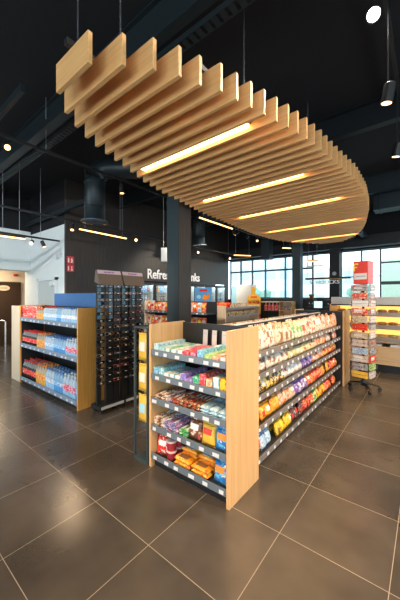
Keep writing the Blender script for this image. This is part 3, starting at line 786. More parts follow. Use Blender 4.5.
for ri, (yb, lab) in enumerate(((2.06, 'black wheeled sunglasses rack nearest the drinks shelf'), (2.45, 'black wheeled sunglasses rack farther from drinks shelf, beside the amber bag stand'))):
    XR = -3.42
    t = thing('sunglasses_rack', lab, 'display rack', (XR, yb, 0), group='sunglasses racks')
    bobj('base', 'shelf_black', (-.12, .10, 0, .37, .055, .10), t, .004)
    bobj('base_trim', 'tag_grey', (.101, .108, .02, .37, .060, .095), t)
    for cx in (-.09, .07):
        for cy in (.04, .33):
            bm = bmesh.new(); tube(bm, [(cx, cy - .012, .0245), (cx, cy + .012, .0245)], .024, 12); box(bm, cx - .012, cx + .012, cy - .016, cy + .016, .040, .055); obj('caster', bm, 'rubber', t)
    bobj('post', 'shelf_black', (-.02, .012, .015, .075, .10, 1.75), t)
    bobj('post', 'shelf_black', (-.02, .012, .150, .255, .10, 1.75), t)
    bobj('post', 'shelf_black', (-.02, .012, .268, .365, .10, 1.75), t)
    bobj('back_panel', 'shelf_black', (-.035, -.021, .015 if ri else .150, .365, .10, 1.75), t)
    for cy in (.045, .22):
        bobj('mirror_strip', 'panel_cyan', (.0125, .0145, cy - .026, cy + .026, 1.42 if ri else 1.2, 1.72), t)
    bm = bmesh.new(); prism(bm, [(-.03, 1.74), (.10, 1.70), (.03, 1.895), (.0, 1.895)], 'Y', .0, .365); h = obj('header', bm, 'header_taupe', t)
    bm = bmesh.new(); prism(bm, [(.050, 1.845), (.0525, 1.846), (.0345, 1.896), (.0315, 1.8955)], 'Y', .004, .361); obj('header_strip', bm, 'header_lilac', h)
    bm = bmesh.new()
    for a, b in ((.10, .14), (.15, .20), (.21, .25)): prism(bm, [(.0470, 1.862), (.0480, 1.8622), (.0428, 1.8765), (.0418, 1.8762)], 'Y', a, b)
    obj('header_print', bm, 'print_purple', h)
    for k, z in enumerate(ROWS):
        for c_, cy in enumerate((.045, .175, .305)):
            bm = bmesh.new(); tube(bm, [(-.02 if c_ != 1 else -.0205, cy, z - .006), (.062, cy, z - .006)], .0020, 6); obj('peg', bm, 'shelf_black', t)
            bobj('peg_tag', 'tag_white', (.063, .066, cy - .016, cy + .016, z - .012, z - .002), t)
            f = random.choice(['frame_black'] * 6 + ['frame_tortoise'] * 3 + ['frame_gold', 'frame_red']); ln = random.choice(['lens_dark'] * 5 + ['lens_brown'] * 3 + ['lens_grey'])
            o = dup(sg, (XR + .048, yb + cy, z - .0055), 'pair of sunglasses in %s column, %s row from the bottom, %s rack' % (('left', 'middle', 'right')[c_], ORD(k), ('nearer', 'farther')[ri]), 'sunglasses on the black racks',
                    rz=random.uniform(-.05, .05), scale=.89, mats={'self': f, 'lens': ln}, name='sunglasses')
            o['category'] = 'sunglasses'

# ------------------------------------------------------------------ card spinner
SX, SY = -.835, 5.36
t = thing('spinner_rack', 'tall turning card rack with red header on five wheeled legs', 'display rack', (SX, SY, 0), math.radians(0))
bm = bmesh.new(); tube(bm, [(0, 0, .08), (0, 0, 1.76)], .02, 10); obj('pole', bm, 'shelf_black', t)
bm = bmesh.new(); lathe(bm, [(.03, .07), (.045, .09), (.045, .13), (.025, .19)], 14); obj('hub', bm, 'shelf_black', t)
for k in range(5):
    a = 2 * PI * k / 5 + .25; c, s = math.cos(a), math.sin(a)
    bm = bmesh.new(); tube(bm, [(.03 * c, .03 * s, .115), (.14 * c, .14 * s, .098), (.235 * c, .235 * s, .078)], [.018, .015, .011], 8); lg = obj('leg', bm, 'shelf_black', t)
    bm = bmesh.new(); tube(bm, [(.232 * c - .018 * s, .232 * s + .018 * c, .0305), (.232 * c + .018 * s, .232 * s - .018 * c, .0305)], .030, 12); obj('caster', bm, 'rubber', lg)
HD = .105; TI = .128
ang = math.radians(-12)
def spin(x, y): return (SX + x * math.cos(ang) - y * math.sin(ang), SY + x * math.sin(ang) + y * math.cos(ang))
hm = bmesh.new(); box(hm, -.112, .112, -.112, .112, 1.745, 2.12, .004); h = obj('header', hm, 'red_bright', t); h.rotation_euler = (0, 0, ang)
bobj('header_panel', 'white_card', (-.095, .095, -.1145, -.1125, 1.82, 1.92), h)
bobj('header_line', 'tag_grey', (-.075, .075, -.1160, -.1147, 1.86, 1.88), h)
bm = bmesh.new(); prism(bm, [(-.105, 1.96), (-.085, 1.96), (-.085, 2.01), (-.05, 2.01), (-.05, 2.03), (-.085, 2.03), (-.085, 2.06), (-.035, 2.06), (-.035, 2.085), (-.105, 2.085)], 'Y', -.1145, -.1125); obj('header_emblem', bm, 'print_yellow', h)
front = ['cards_mixed', 'pk_red', 'white_card', 'pk_red', 'cards_tan', 'red_bright', 'cards_tan', 'pk_white', 'pk_blue_white', 'pk_white', 'pk_grey', 'bag_amber']
fcol = ['mixed', 'red', 'white', 'red', 'tan', 'plain red', 'tan', 'white', 'blue and white', 'white', 'grey', 'amber']
side = ['pk_grey', 'cards_mixed', 'pk_white', 'cards_mixed', 'pk_white', 'pk_grey', 'pk_white', 'cards_mixed', 'pk_grey', 'red_bright', 'pk_green', 'pk_white']
scol = ['grey', 'mixed', 'white', 'mixed', 'white', 'grey', 'white', 'mixed', 'grey', 'red', 'green', 'white']
for k in range(12):
    z = 1.64 - k * TI
    w = bmesh.new(); q = .155
    for zz in (z - .008, z + .045):
        for a_, b_ in (((-q, -q), (q, -q)), ((q, -q), (q, q)), ((q, q), (-q, q)), ((-q, q), (-q, -q))):
            tube(w, [(a_[0], a_[1], zz), (b_[0], b_[1], zz)], .0022, 5)
    for sx, sy in ((-q, 0), (q, 0), (0, q), (0, -q)): tube(w, [(0, 0, z - .008), (sx, sy, z - .008)], .0022, 5)
    for sx in (-q, q):
        for sy in (-q, q): tube(w, [(sx, sy, z - .008), (sx, sy, z + .045)], .0022, 5)
    o = obj('wire_pocket', w, 'chrome', t); o.rotation_euler = (0, 0, ang)
    for fc in range(3):
        m, cn_ = ((front[k], fcol[k]), (side[k], scol[k]), (side[(k + 5) % 12], scol[(k + 5) % 12]))[fc]
        lx, ly, rz = ((0, -.136, 0), (.136, 0, PI / 2), (-.136, 0, -PI / 2))[fc]
        px, py = spin(lx, ly)
        p = thing('card_pack', '%s pack of cards on %s of spinner, %s pocket from the top' % (cn_, ('front', 'right side', 'left side')[fc], ORD(k)), 'card pack', (px, py, z - .005), ang + rz, 'card packs on the spinner rack')
        bobj('stack', m, (-.112 if fc == 0 else -.105, .112 if fc == 0 else .105, -.014, .014, 0, .098), p)
        bobj('top_card', 'white_card' if k % 3 == 0 else m, (-.085, .04, -.0165, -.0145, .03, .082 if k % 2 else .06), p)

# ------------------------------------------------------------------ bakery counter
BY = 6.76
b = thing('bakery_counter', 'oak self-service bakery counter with warm lit shelves by the windows', 'counter', (-.2, BY, 0))
XL, XR2 = -1.48, 2.2
bobj('plinth', 'shelf_black', (XL + .05, XR2, .08, .8, 0, .16), b)
bobj('toe_board', 'oak_cabinet', (XL, XR2, .0, .02, .17, .245), b)
nd = 5; dw = (XR2 - XL) / nd
for k in range(nd):
    dd = bobj('cabinet_door', 'oak_cabinet', (XL + k * dw + .004, XL + (k + 1) * dw - .004, 0, .02, .25, .525), b, .002)
bobj('carcass', 'oak_cabinet', (XL, XR2, .021, .8, .161, .525), b)
bobj('side_panel', 'oak_panel', (XL - .03, XL - .002, 0, .8, 0, 1.37), b)
bobj('back_panel', 'cream_plaster', (XL, XR2, .78, .8, .526, 1.37), b)
bobj('niche_top', 'oak_cabinet', (XL, XR2, .03, .78, .60, .635), b)
for i, z in enumerate((.69, .945, 1.20)):
    s = bobj('shelf', 'bakery_tray', (XL, XR2, .03, .60, z - .02, z), b)
    bobj('tray_front', 'bakery_tray', (XL, XR2, .0, .028, z - .07 if i else z - .055, z + .02), b)
bobj('canopy_front', 'counter_grey', (XL, XR2, .0, .03, 1.375, 1.53), b)
bobj('canopy_top', 'counter_grey', (XL, XR2, .031, .8, 1.50, 1.53), b)
bobj('canopy_edge', 'shelf_steel', (XL, XR2, .0, .40, 1.345, 1.372), b)
for z in (1.335, 1.115, .865):
    bobj('light_strip', 'bakery_glow', (XL + .02, XR2 - .02, .45, .50, z - .012, z), b)
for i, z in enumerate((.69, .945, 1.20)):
    bobj('back_wall_glow', 'bakery_glow', (XL + .02, XR2, .765, .778, z + .005, z + .155), b)  # glow put on the back wall in place of warm light falling there
def croissant():
    bm = bmesh.new(); pts = []; rr = []
    for k in range(11):
        a = PI * (k / 10) ; pts.append((.07 * math.cos(a), -.045 * math.sin(a), .034)); rr.append(.008 + .026 * math.sin(a) ** .8 * (1 + .12 * (k % 2)))
    tube(bm, pts, rr, 10); return template(obj('croissant', bm, 'pastry', smooth=True))
def roll():
    bm = bmesh.new(); lathe(bm, [(.03, 0), (.055, .012), (.060, .030), (.048, .052), (.02, .062), (.004, .064)], 12)
    for v in bm.verts: v.co.x *= 1.35
    return template(obj('bread_roll', bm, 'pastry_pale', smooth=True))
cr, rl = croissant(), roll()
for i, z in enumerate((1.20, .945, .69)):
    for k in range(12):
        src = (cr, rl, rl)[i] if (k // 3) % 2 == 0 or i == 0 else (cr, cr, rl)[i]
        x = -1.50 + k * .19
        o = dup(src, (x, BY + .19, z + .004), '%s on %s bakery shelf, %s from the left' % ('croissant' if src is cr else 'pale bread roll', ('top', 'middle', 'lowest')[i], ORD(k)), 'pastries on the bakery shelves', rz=random.uniform(-.2, .2), scale=random.uniform(1.02, 1.10))
        o['category'] = 'pastry'
for k in range(7):
    tt = thing('bag_stack', 'low stack of white paper bags in the dark slot, %s from left' % ORD(k), 'paper bags', (-1.40 + k * .30, BY + .06, .526), group='paper bag stacks under the bakery shelves')
    bobj('stack', 'white_card', (-.09, .07, 0, .22, 0, .035 + .012 * (k % 2)), tt); bobj('top_bag', 'pk_white', (-.085, .065, .004, .216, .0365 + .012 * (k % 2), .040 + .012 * (k % 2)), tt)

# ------------------------------------------------------------------ coolers in the clad wall
for k in range(7):
    y = 5.24 + k * .648
    c = thing('drinks_cooler', 'lit glass-door drinks cooler, %s along the dark lettered wall' % ORD(k), 'cooler', (-6.5, y + .324, 0), group='coolers in the dark wall')
    bm = bmesh.new(); box(bm, -.74, -.72, -.315, .315, 0, 1.96); box(bm, -.72, -.02, -.315, -.30, 0, 1.96); box(bm, -.72, -.02, .30, .315, 0, 1.96); box(bm, -.72, -.02, -.30, .30, 0, .3); box(bm, -.72, -.02, -.30, .30, 1.93, 1.96)
    obj('cabinet', bm, 'white_card', c)
    bobj('light_tube', 'cooler_light', (-.10, -.07, -.29, .29, 1.90, 1.925), c)
    for z in (.7, 1.05, 1.40, 1.66): bobj('shelf', 'chrome', (-.71, -.10, -.298, .298, z - .015, z), c)
    bm = bmesh.new(); box(bm, -.018, .02, -.318, -.268, .05, 1.96); box(bm, -.018, .02, .268, .318, .05, 1.96); box(bm, -.018, .02, -.268, .268, 1.88, 1.96); box(bm, -.018, .02, -.268, .268, .05, .12)
    dr = obj('door', bm, 'black_paint', c); bobj('pane', 'cabinet_glass', (-.002, .004, -.27, .27, .12, 1.88), dr)
    bm = bmesh.new(); tube(bm, [(.03, .29, .9), (.045, .29, .92), (.045, .29, 1.3), (.03, .29, 1.32)], .008, 6); obj('handle', bm, 'chrome', dr)
    if k == 3: continue
    for si, z in enumerate((1.40, 1.66)):
        for q in range(5):
            kind = random.choice(['cola', 'water', 'blue', 'orange', 'blue', 'water'])
            o = dup(big[kind], (-6.5 - .18, y + .324 - .22 + q * .11, z + .001), '%s in the %s cooler, %s shelf, %s from left' % (DESC[kind][0], ORD(k), ('lower', 'upper')[si], ORD(q)), 'bottles in the wall coolers', scale=(.9, .9, .62))
            o['category'] = 'bottle'
# lettering
def text_obj(name, body, size, m, parent=None, extrude=.006):
    cu = bpy.data.curves.new(name, 'FONT'); cu.body = body; cu.size = size; cu.extrude = extrude; cu.align_x = 'LEFT'
    cu.offset = size * .016
    tmp = bpy.data.objects.new(name, cu); COL.objects.link(tmp)
    dg = bpy.context.evaluated_depsgraph_get(); dg.update()
    me = bpy.data.meshes.new_from_object(tmp.evaluated_get(dg)); bpy.data.objects.remove(tmp); bpy.data.curves.remove(cu)
    me.materials.clear(); me.materials.append(MATS[m])
    o = bpy.data.objects.new(name, me); COL.objects.link(o)
    if parent: o.parent = parent
    return o
o = text_obj('wall_lettering', 'Refreshing drinks', .40, 'lettering_white')
xs = [v.co.x for v in o.data.vertices]; k = 2.46 / (max(xs) - min(xs)); o.scale = (k, 1, 1)
o.location = (-6.49, 5.58, 2.08); o.rotation_euler = (PI / 2, 0, PI / 2)
tag(o, 'white raised lettering on the dark wall above the coolers', 'lettering')
# fire point signs
for i, z in enumerate((2.30, 2.115)):
    s = thing('fire_sign', 'red square safety sign on the dark wall corner, %s of two' % ('upper', 'lower')[i], 'sign', (-6.497, 3.27, z), group='red safety signs')
    bobj('plate', 'red_sign', (0, .006, -.085, .085, 0, .172), s)
    bm = bmesh.new()
    if i == 0:
        prism(bm, [(-.06, .03), (-.03, .03), (-.03, .12), (-.045, .14), (-.06, .12)], 'X', .0065, .008); prism(bm, [(.0, .03), (.02, .07), (.005, .10), (.03, .14), (.055, .09), (.05, .03)], 'X', .0065, .008)
    else:
        box(bm, .0065, .008, -.06, -.035, .03, .13); box(bm, .0065, .008, .01, .05, .03, .06); box(bm, .0065, .008, .02, .04, .07, .13)
    obj('pictogram', bm, 'white_card', s)
# hanging sign by the column
s = thing('hanging_sign', 'pale blank box sign hanging on a thin cord left of the dark column', 'sign', (-4.35, 4.22, 2.28))
s.rotation_euler = (0, 0, math.radians(38.75))
bobj('box', 'white_card', (-.07, .07, -.025, .025, 0, .285), s, .004)
bm = bmesh.new(); tube(bm, [(-.02, 0, .285), (-.02, 0, CZ - 2.28)], .004, 6); obj('cord', bm, 'tag_grey', s)

# ------------------------------------------------------------------ far shelves and promotions
# crisps shelf in front of the coolers
GC = (-6.22, 5.25, 0)
gondola('crisps_shelf', 'shelf of red snack bags in front of the coolers, behind the column', 'store shelf', GC, 0, 2.22, .40, 1.42, [1.13, .765, .4, .1], panel=('oak_pale', 'oak_pale'), panels=(True, False), tagstep=.2, back='shelf_steel')
for si, (z, tier) in enumerate(((1.13, 'top'), (.765, 'second'))):
    for k in range(15):
        m, p, cn_ = (('pk_red', 'print_white', 'red'), ('pk_white_red', 'print_red', 'white and red'), ('pk_red', 'print_yellow', 'red'), ('pk_blue_white', 'print_orange', 'blue and white'))[(k * 7 + si * 3) % 4 if k > 5 and si == 0 else (k + si) % 3]
        put(pouch_tall, GC, 0, .10 + k * .139, .09, z + .001, '%s crisp bag on %s tier of the crisps shelf, %s from left' % (cn_, tier, ORD(k)), 'crisp bags behind the column', 'snack bag', {'self': m, 'printed_panel': p}, rx=-.12, scale=(1.1, 1, 1.28), name='crisp_bag')
# poster above the crisps shelf right of the column
P_ = thing('snack_poster', 'blue and orange poster panel standing above the crisps, right of the column', 'poster', (-5.16, 6.55, 0))
bobj('panel', 'screen_blue', (-.30, .32, 0, .03, 1.38, 1.80), P_)
bobj('stand', 'shelf_black', (-.03, .03, .031, .06, 0, 1.7), P_)
bobj('foot', 'shelf_black', (-.2, .2, -.12, .16, 0, .02), P_)
bobj('title_band', 'red_bright', (-.12, .18, -.006, -.002, 1.68, 1.75), P_)
bm = bmesh.new(); prism(bm, [(.0, 1.46), (.10, 1.42), (.22, 1.45), (.26, 1.54), (.22, 1.62), (.16, 1.56), (.08, 1.60), (.02, 1.55)], 'Y', -.006, -.002); obj('orange_print', bm, 'print_orange', P_)
bm = bmesh.new(); prism(bm, [(-.22, 1.50), (-.10, 1.46), (-.05, 1.52), (-.10, 1.58), (-.20, 1.57)], 'Y', -.006, -.002); obj('white_print', bm, 'print_cyan', P_)
# mid gondola with jars
GM = (-3.97, 6.02, 0)
e = thing('jar_shelf', 'pale panelled shelf of jars between the column and the yellow stand', 'store shelf', (-4.27, 6.0, 0))
bobj('end_panel', 'oak_pale', (-.30, .30, -.02, .008, 0, 1.30), e, .003)
bobj('back_panel', 'oak_pale', (-.02, .0, .01, 1.75, 0, 1.21), e)
bobj('end_panel', 'oak_pale', (-.30, .30, 1.75, 1.775, 0, 1.28), e, .003)
for z in (1.24, 1.02, .72, .4, .1):
    s = bobj('shelf', 'oak_pale', (.001 if z < 1.2 else -.28, .28, .01, 1.748, z - .025, z), e); bobj('price_rail', 'tag_grey', (.281, .288, .012, 1.746, z - .03, z + .012), s)
def make_jar():
    bm = bmesh.new(); lathe(bm, [(.034, 0), (.040, .006), (.040, .085), (.033, .10), (.033, .106)], 12); o = obj('jar', bm, 'pk_yellow_black', smooth=True)
    bm = bmesh.new(); lathe(bm, [(.036, .1062), (.036, .124), (.034, .126)], 12); obj('lid', bm, 'print_brown', o); return template(o)
jar = make_jar()
for si, (z, tier) in enumerate(((1.02, 'upper'), (.72, 'lower'))):
    for k in range(13):
        o = dup(jar, (-4.27 + .22, 6.09 + k * .124, z + .001), 'jar on the %s tier of the pale jar shelf, %s from near end' % (tier, ORD(k)), 'jars on the pale shelf', mats={'self': ('pk_cream', 'pk_yellow_black', 'cards_tan')[k % 3]}, scale=1.15)
        o['category'] = 'jar'
for k in range(8):
    put(pouch, (-4.27, 6.0, 0), 0, -.21 + k % 4 * .14, .07 + (k // 4) * .13, 1.243, 'red bag lying on top of the pale jar shelf, %s of the pile' % ORD(k), 'red bags above the pale panel', 'snack bag', {'self': ('pk_red', 'red_bright')[k % 2], 'printed_panel': 'print_orange'}, rx=-.55, rz=random.uniform(-.04, .04), name='snack_bag', scale=(1.1, 1, 1.0))
for k in range(8):
    put(pouch, (-4.27, 6.0, 0), RZ, .42 + k * .16, -.05, 1.247, 'tan bag on top of the jar shelf, %s from the pale panel' % ORD(k), 'tan bags on the jar shelf top', 'snack bag', {'self': 'pk_cream', 'printed_panel': 'print_brown'}, rx=-.9, name='snack_bag')
# white and yellow promotion stand
e = thing('promotion_stand', 'white promotion panel with blue left strip and yellow right strip', 'display stand', (-4.90, 8.47, 0))
e.rotation_euler = (0, 0, math.radians(24))
bobj('panel', 'white_card', (-.40, .40, 0, .30, 1.27, 1.93), e)
bobj('left_strip', 'cyan_card', (-.41, -.24, -.008, -.001, 1.285, 1.88), e)
bobj('right_strip', 'yellow_card', (.26, .41, -.008, -.001, 1.285, 1.86), e)
bobj('tray', 'yellow_card', (-.42, .42, -.05, .34, 1.18, 1.268), e)
bobj('base', 'yellow_card', (-.38, .38, -.02, .32, 0, 1.179), e)
e = thing('yellow_stand', 'bright yellow cardboard stand with red base before the windows', 'display stand', (-4.28, 8.06, 0))
e.rotation_euler = (0, 0, math.radians(30))
bobj('base', 'red_bright', (-.19, .19, -.02, .30, 0, .98), e)
for z in (.99, 1.22, 1.42): bobj('shelf', 'yellow_card', (-.18, .18, 0, .28, z, z + .02), e); bobj('shelf_lip', 'yellow_card', (-.19, .19, -.02, -.001, z, z + .07), e)
bobj('side_panel', 'yellow_card', (-.20, -.181, -.02, .30, .981, 1.52), e); bobj('side_panel', 'yellow_card', (.181, .20, -.02, .30, .981, 1.52), e)
bobj('back_panel', 'yellow_card', (-.18, .18, .281, .30, .981, 1.56), e)
bm = bmesh.new(); prism(bm, [(.17 * math.cos(a), 1.52 + .10 * math.sin(a)) for a in [PI * k / 10 for k in range(11)]], 'Y', .285, .30); obj('header', bm, 'yellow_card', e)
bobj('header_print', 'red_bright', (-.10, .10, .277, .280, 1.49, 1.54), e)
YR = math.radians(30)
for si, z in enumerate((1.01, 1.24)):
    for k in range(3):
        put(pouch, (-4.28, 8.06, 0), YR, -.115 + k * .115, .06, z + .001, 'orange pack in yellow stand, %s shelf, %s from left' % (('lower', 'upper')[si], ORD(k)), 'orange packs in the yellow stand', 'snack bag', {'self': ('pk_orange', 'pk_yellow', 'orange_card')[k], 'printed_panel': 'print_red'}, scale=(.85, .8, .9), name='snack_bag')
# window-side table with red bottles, and the open crate
e = thing('side_table', 'wooden shelf table holding red bottles below the far window', 'table', (-3.95, 9.10, 0))
bobj('table_top', 'oak_pale', (-.50, .45, -.20, .25, 1.33, 1.37), e); bobj('shelf', 'shelf_black', (-.48, .43, -.20, .25, 1.02, 1.05), e)
for sx in (-.48, .40):
    for sy in (-.18, .22): bobj('leg', 'shelf_black', (sx, sx + .03, sy, sy + .03, 0, 1.019), e); bobj('post', 'shelf_black', (sx, sx + .03, sy, sy + .03, 1.051, 1.329), e)
for k in range(6):
    o = dup(big['cola'], (-4.33 + k * .13, 9.01, 1.051), 'red bottle on the table under the far window, %s from left' % ORD(k), 'red bottles under the far window', scale=(1.2, 1.2, .80), mats={'self': 'label_pink', 'paper_label': 'label_red', 'cap': 'cap_white'}, name='red_bottle')
    o['category'] = 'bottle'
e = thing('wooden_crate', 'open oak crate with small dark goods left of the far column', 'crate', (-3.30, 8.30, 0))
bobj('side_panel', 'oak_panel', (-.20, -.18, -.15, .15, .9, 1.37), e); bobj('side_panel', 'oak_panel', (.18, .20, -.15, .15, .9, 1.37), e)
bobj('top_panel', 'oak_panel', (-.20, .20, -.15, .15, 1.371, 1.39), e); bobj('middle_shelf', 'oak_panel', (-.179, .179, -.15, .15, 1.10, 1.12), e); bobj('base', 'oak_panel', (-.2, .2, -.15, .15, 0, .899), e)
bobj('back_panel', 'oak_pale', (-.179, .179, .13, .15, .9, 1.37), e)
for k in range(4):
    o = dup(jar, (-3.42 + k * .085, 8.24, 1.121), 'small dark jar in the oak crate, %s from left' % ORD(k), 'small jars in the oak crate', mats={'self': 'pk_grey', 'lid': 'cap_black'}, scale=.9); o['category'] = 'jar'
# coffee corner
e = thing('coffee_bar', 'dark coffee bar behind the snack shelf in front of the windows', 'counter', (-2.25, 8.6, 0))
bobj('body', 'shelf_black', (-.60, .55, -.30, .30, 0, 1.06), e); bobj('worktop', 'counter_grey', (-.62, .57, -.32, .32, 1.061, 1.10), e)
for i, (x, w, hh, lab) in enumerate(((-2.66, .10, .36, 'slim dark coffee grinder with hopper at left of the coffee bar'), (-2.10, .20, .34, 'dark coffee machine on the right of the coffee bar'))):
    q = thing('coffee_grinder' if i == 0 else 'coffee_machine', lab, 'coffee machine', (x, 8.55, 1.101))
    bobj('body', 'shelf_black', (-w, w, -.14, .16, 0, hh * .4), q, .008); bobj('column', 'shelf_steel', (-w * .9, w * .9, .03, .16, hh * .401, hh * .74), q); bobj('head', 'shelf_black', (-w, w, -.14, .16, hh * .741, hh), q, .008)
    for sx in (-.4, .4): bm = bmesh.new(); tube(bm, [(sx * w, -.08, hh * .74), (sx * w, -.08, hh * .60)], .016, 8); obj('spout', bm, 'chrome', q)
    if i == 0: bm = bmesh.new(); lathe(bm, [(.035, hh + .001), (.08, hh + .12), (.08, hh + .14), (.05, hh + .145)], 12); obj('hopper', bm, 'frame_tortoise', q)
q = thing('till_screen', 'small bright screen on the coffee bar between the dark machines', 'screen', (-2.44, 8.42, 1.101))
q.rotation_euler = (0, 0, math.radians(15))
bobj('foot', 'shelf_black', (-.07, .07, -.06, .06, 0, .012), q); bobj('stem', 'shelf_black', (-.015, .015, .0, .02, .0121, .12), q)
sc_ = bobj('housing', 'shelf_black', (-.12, .12, -.02, -.0005, .10, .31), q); bobj('display', glow('screen_glow', (.45, .75, .85), .9), (-.108, .108, -.0225, -.0205, .112, .298), sc_)
# overhead menu rail with letters
e = thing('menu_rail', 'dark overhead rail with white shop letters below, before the right windows', 'sign rail', (-2.30, 9.2, 0))
bobj('rail', 'shelf_black', (-.75, .55, -.04, .04, 2.06, 2.12), e); bobj('wood_edge', 'oak_slat', (-.75, .55, -.045, -.041, 2.06, 2.075), e)
for sx in (-.70, .50): bm = bmesh.new(); tube(bm, [(sx, 0, 2.12), (sx, 0, CZ)], .006, 6); obj('rod', bm, 'shelf_black', e)
lt = text_obj('letters', 'STARBUCKS', .15, 'lettering_white', e, .012)
xs = [v.co.x for v in lt.data.vertices]; lt.scale = (.86 / (max(xs) - min(xs)), 1, 1); lt.location = (-.62, -.03, 1.925); lt.rotation_euler = (PI / 2, 0, 0)
e = thing('upper_rail', 'short wooden rail hanging above the menu rail beside the far column', 'rail', (-2.75, 9.4, 0))
bobj('rail', 'oak_slat', (-.33, .27, -.03, .03, 2.50, 2.53), e)
for sx in (-.3, .24): bm = bmesh.new(); tube(bm, [(sx, 0, 2.53), (sx, 0, CZ)], .005, 6); obj('rod', bm, 'shelf_black', e)
s = thing('round_emblem', 'small pale round emblem on the dark column between the right windows', 'sign', (-2.34, 9.803, 2.27)); bm = bmesh.new(); tube(bm, [(0, 0, 0), (0, -.015, 0)], .06, 18); obj('disc', bm, 'tag_grey', s)
# corridor things
s = thing('door_sign', 'pale oval sign on the brown corridor door', 'sign', (-10.345, 3.08, 1.80)); bm = bmesh.new(); prism(bm, [(.17 * math.cos(a), .085 * math.sin(a)) for a in [2 * PI * k / 20 for k in range(20)]], 'X', 0, .012); obj('plate', bm, 'beige_sign', s)
bm = bmesh.new(); box(bm, .0125, .014, -.10, .10, -.012, .012); obj('print', bm, 'print_brown', s)
s = thing('alarm_box', 'small dark red box on the corridor wall above the door', 'alarm', (-10.403, 3.43, 2.19)); bobj('case', 'print_red', (0, .05, -.06, .06, 0, .07), s, .004); bobj('lens', 'frame_red', (.0505, .056, -.035, .035, .015, .055), s)
e = thing('handrail', 'steel handrail standing on the floor before the corridor', 'handrail', (-9.0, 2.7, 0))
bm = bmesh.new(); tube(bm, [(-.30, -.30, .86), (0, 0, .87), (.02, .02, .85), (.02, .02, .0)], .022, 10); obj('rail', bm, 'chrome', e)
bm = bmesh.new(); tube(bm, [(-.30, -.30, .86), (-.30, -.30, 0)], .02, 10); obj('post', bm, 'chrome', e)
bm = bmesh.new(); lathe(bm, [(.05, 0), (.05, .008), (.02, .012)], 14, (.02, .02, 0)); obj('foot', bm, 'chrome', e)

# ------------------------------------------------------------------ ducts
def duct(label, x, y, zb, r, ztop, dirv, diff=True):
    t = thing('air_duct', label, 'air duct', (x, y, zb))
    bm = bmesh.new(); pts = [(0, 0, 0)]; n = 5
    h = ztop - zb; pts.append((0, 0, h * .55))
    R_ = r * 1.5
    z0 = h - R_
    pts[-1] = (0, 0, z0)
    for k in range(1, 7):
        a = PI / 2 * k / 6; pts.append((dirv[0] * R_ * (1 - math.cos(a)), dirv[1] * R_ * (1 - math.cos(a)), z0 + R_ * math.sin(a)))
    pts.append((dirv[0] * 1.9, dirv[1] * 1.9, h))
    tube(bm, pts, r, 20); obj('pipe', bm, 'duct_black', t, smooth=True)
    for z in (z0 * .35, z0 * .98):
        bm = bmesh.new(); lathe(bm, [(r + .001, z - .012), (r + .008, z), (r + .001, z + .012)], 20, cap=False); obj('seam', bm, 'duct_black', t)
    if diff:
        bm = bmesh.new(); lathe(bm, [(r + .002, .02), (r + .06, .006), (r + .06, -.004), (r - .02, -.02)], 24, cap=False); f = obj('diffuser', bm, 'rail_grey', t)
        bm = bmesh.new()
        for k in range(6): a = PI * k / 6; tube(bm, [(-r * .95 * math.cos(a), -r * .95 * math.sin(a), -.006), (r * .95 * math.cos(a), r * .95 * math.sin(a), -.006)], .006, 5)
        obj('vane', bm, 'rail_grey', f)
    return t
duct('big black ventilation duct ending in a diffuser near the white wall', -4.94, 2.96, 2.96, .19, 3.98, (.78, .63))
duct('black ventilation duct hanging behind the dark column', -5.34, 6.61, 3.06, .17, 3.98, (.78, .63))
t = thing('ceiling_unit', 'black box unit hanging from ceiling before the far windows', 'ceiling unit', (-3.98, 8.35, 2.70)); bobj('case', 'duct_black', (-.14, .14, -.14, .14, 0, .62), t, .006)
bm = bmesh.new()
for sx in (-.1, .1): tube(bm, [(sx, 0, .62), (sx, 0, CZ - 2.70)], .008, 6)
obj('hanger', bm, 'black_paint', t)
for k, x in enumerate((-1.78, -1.45)):
    t = thing('ceiling_pipe', 'thick grey pipe running to the window beam, %s of the pair' % ('left', 'right')[k], 'pipe', (x, 8.4, 3.30), group='pipes by the window beam')
    bm = bmesh.new(); tube(bm, [(0, -.3, .85), (0, -.1, .12), (0, .05, 0), (0, 1.14, 0)], .085, 14); obj('pipe', bm, 'beam_bluegrey', t, smooth=True)
    bm = bmesh.new(); tube(bm, [(0, .5, 0), (0, .53, 0)], .095, 14); obj('collar', bm, 'duct_black', t)
t = thing('ventilation_trunk', 'long dark rectangular ventilation trunk crossing below ceiling at right', 'air duct', (1.0, 7.9, 3.55))
bobj('trunk', 'duct_black', (-2.0, 4.0, -.20, .20, 0, .36), t, .01)
for k in range(4): bobj('flange', 'beam_bluegrey', (-1.9 + k * 1.5, -1.86 + k * 1.5, -.215, .215, -.012, .372), t)
t = thing('cable_tray', 'perforated cable tray under the ceiling behind the near slats', 'cable tray', (-2.0, 1.95, 3.86))
bm = bmesh.new()
for sy in (-.05, .05): box(bm, -5, 6, sy - .004, sy + .004, 0, .05)
for k in range(130): x = -4.96 + k * .084; box(bm, x, x + .05, -.046, .046, 0, .004)
obj('tray', bm, 'beam_bluegrey', t)

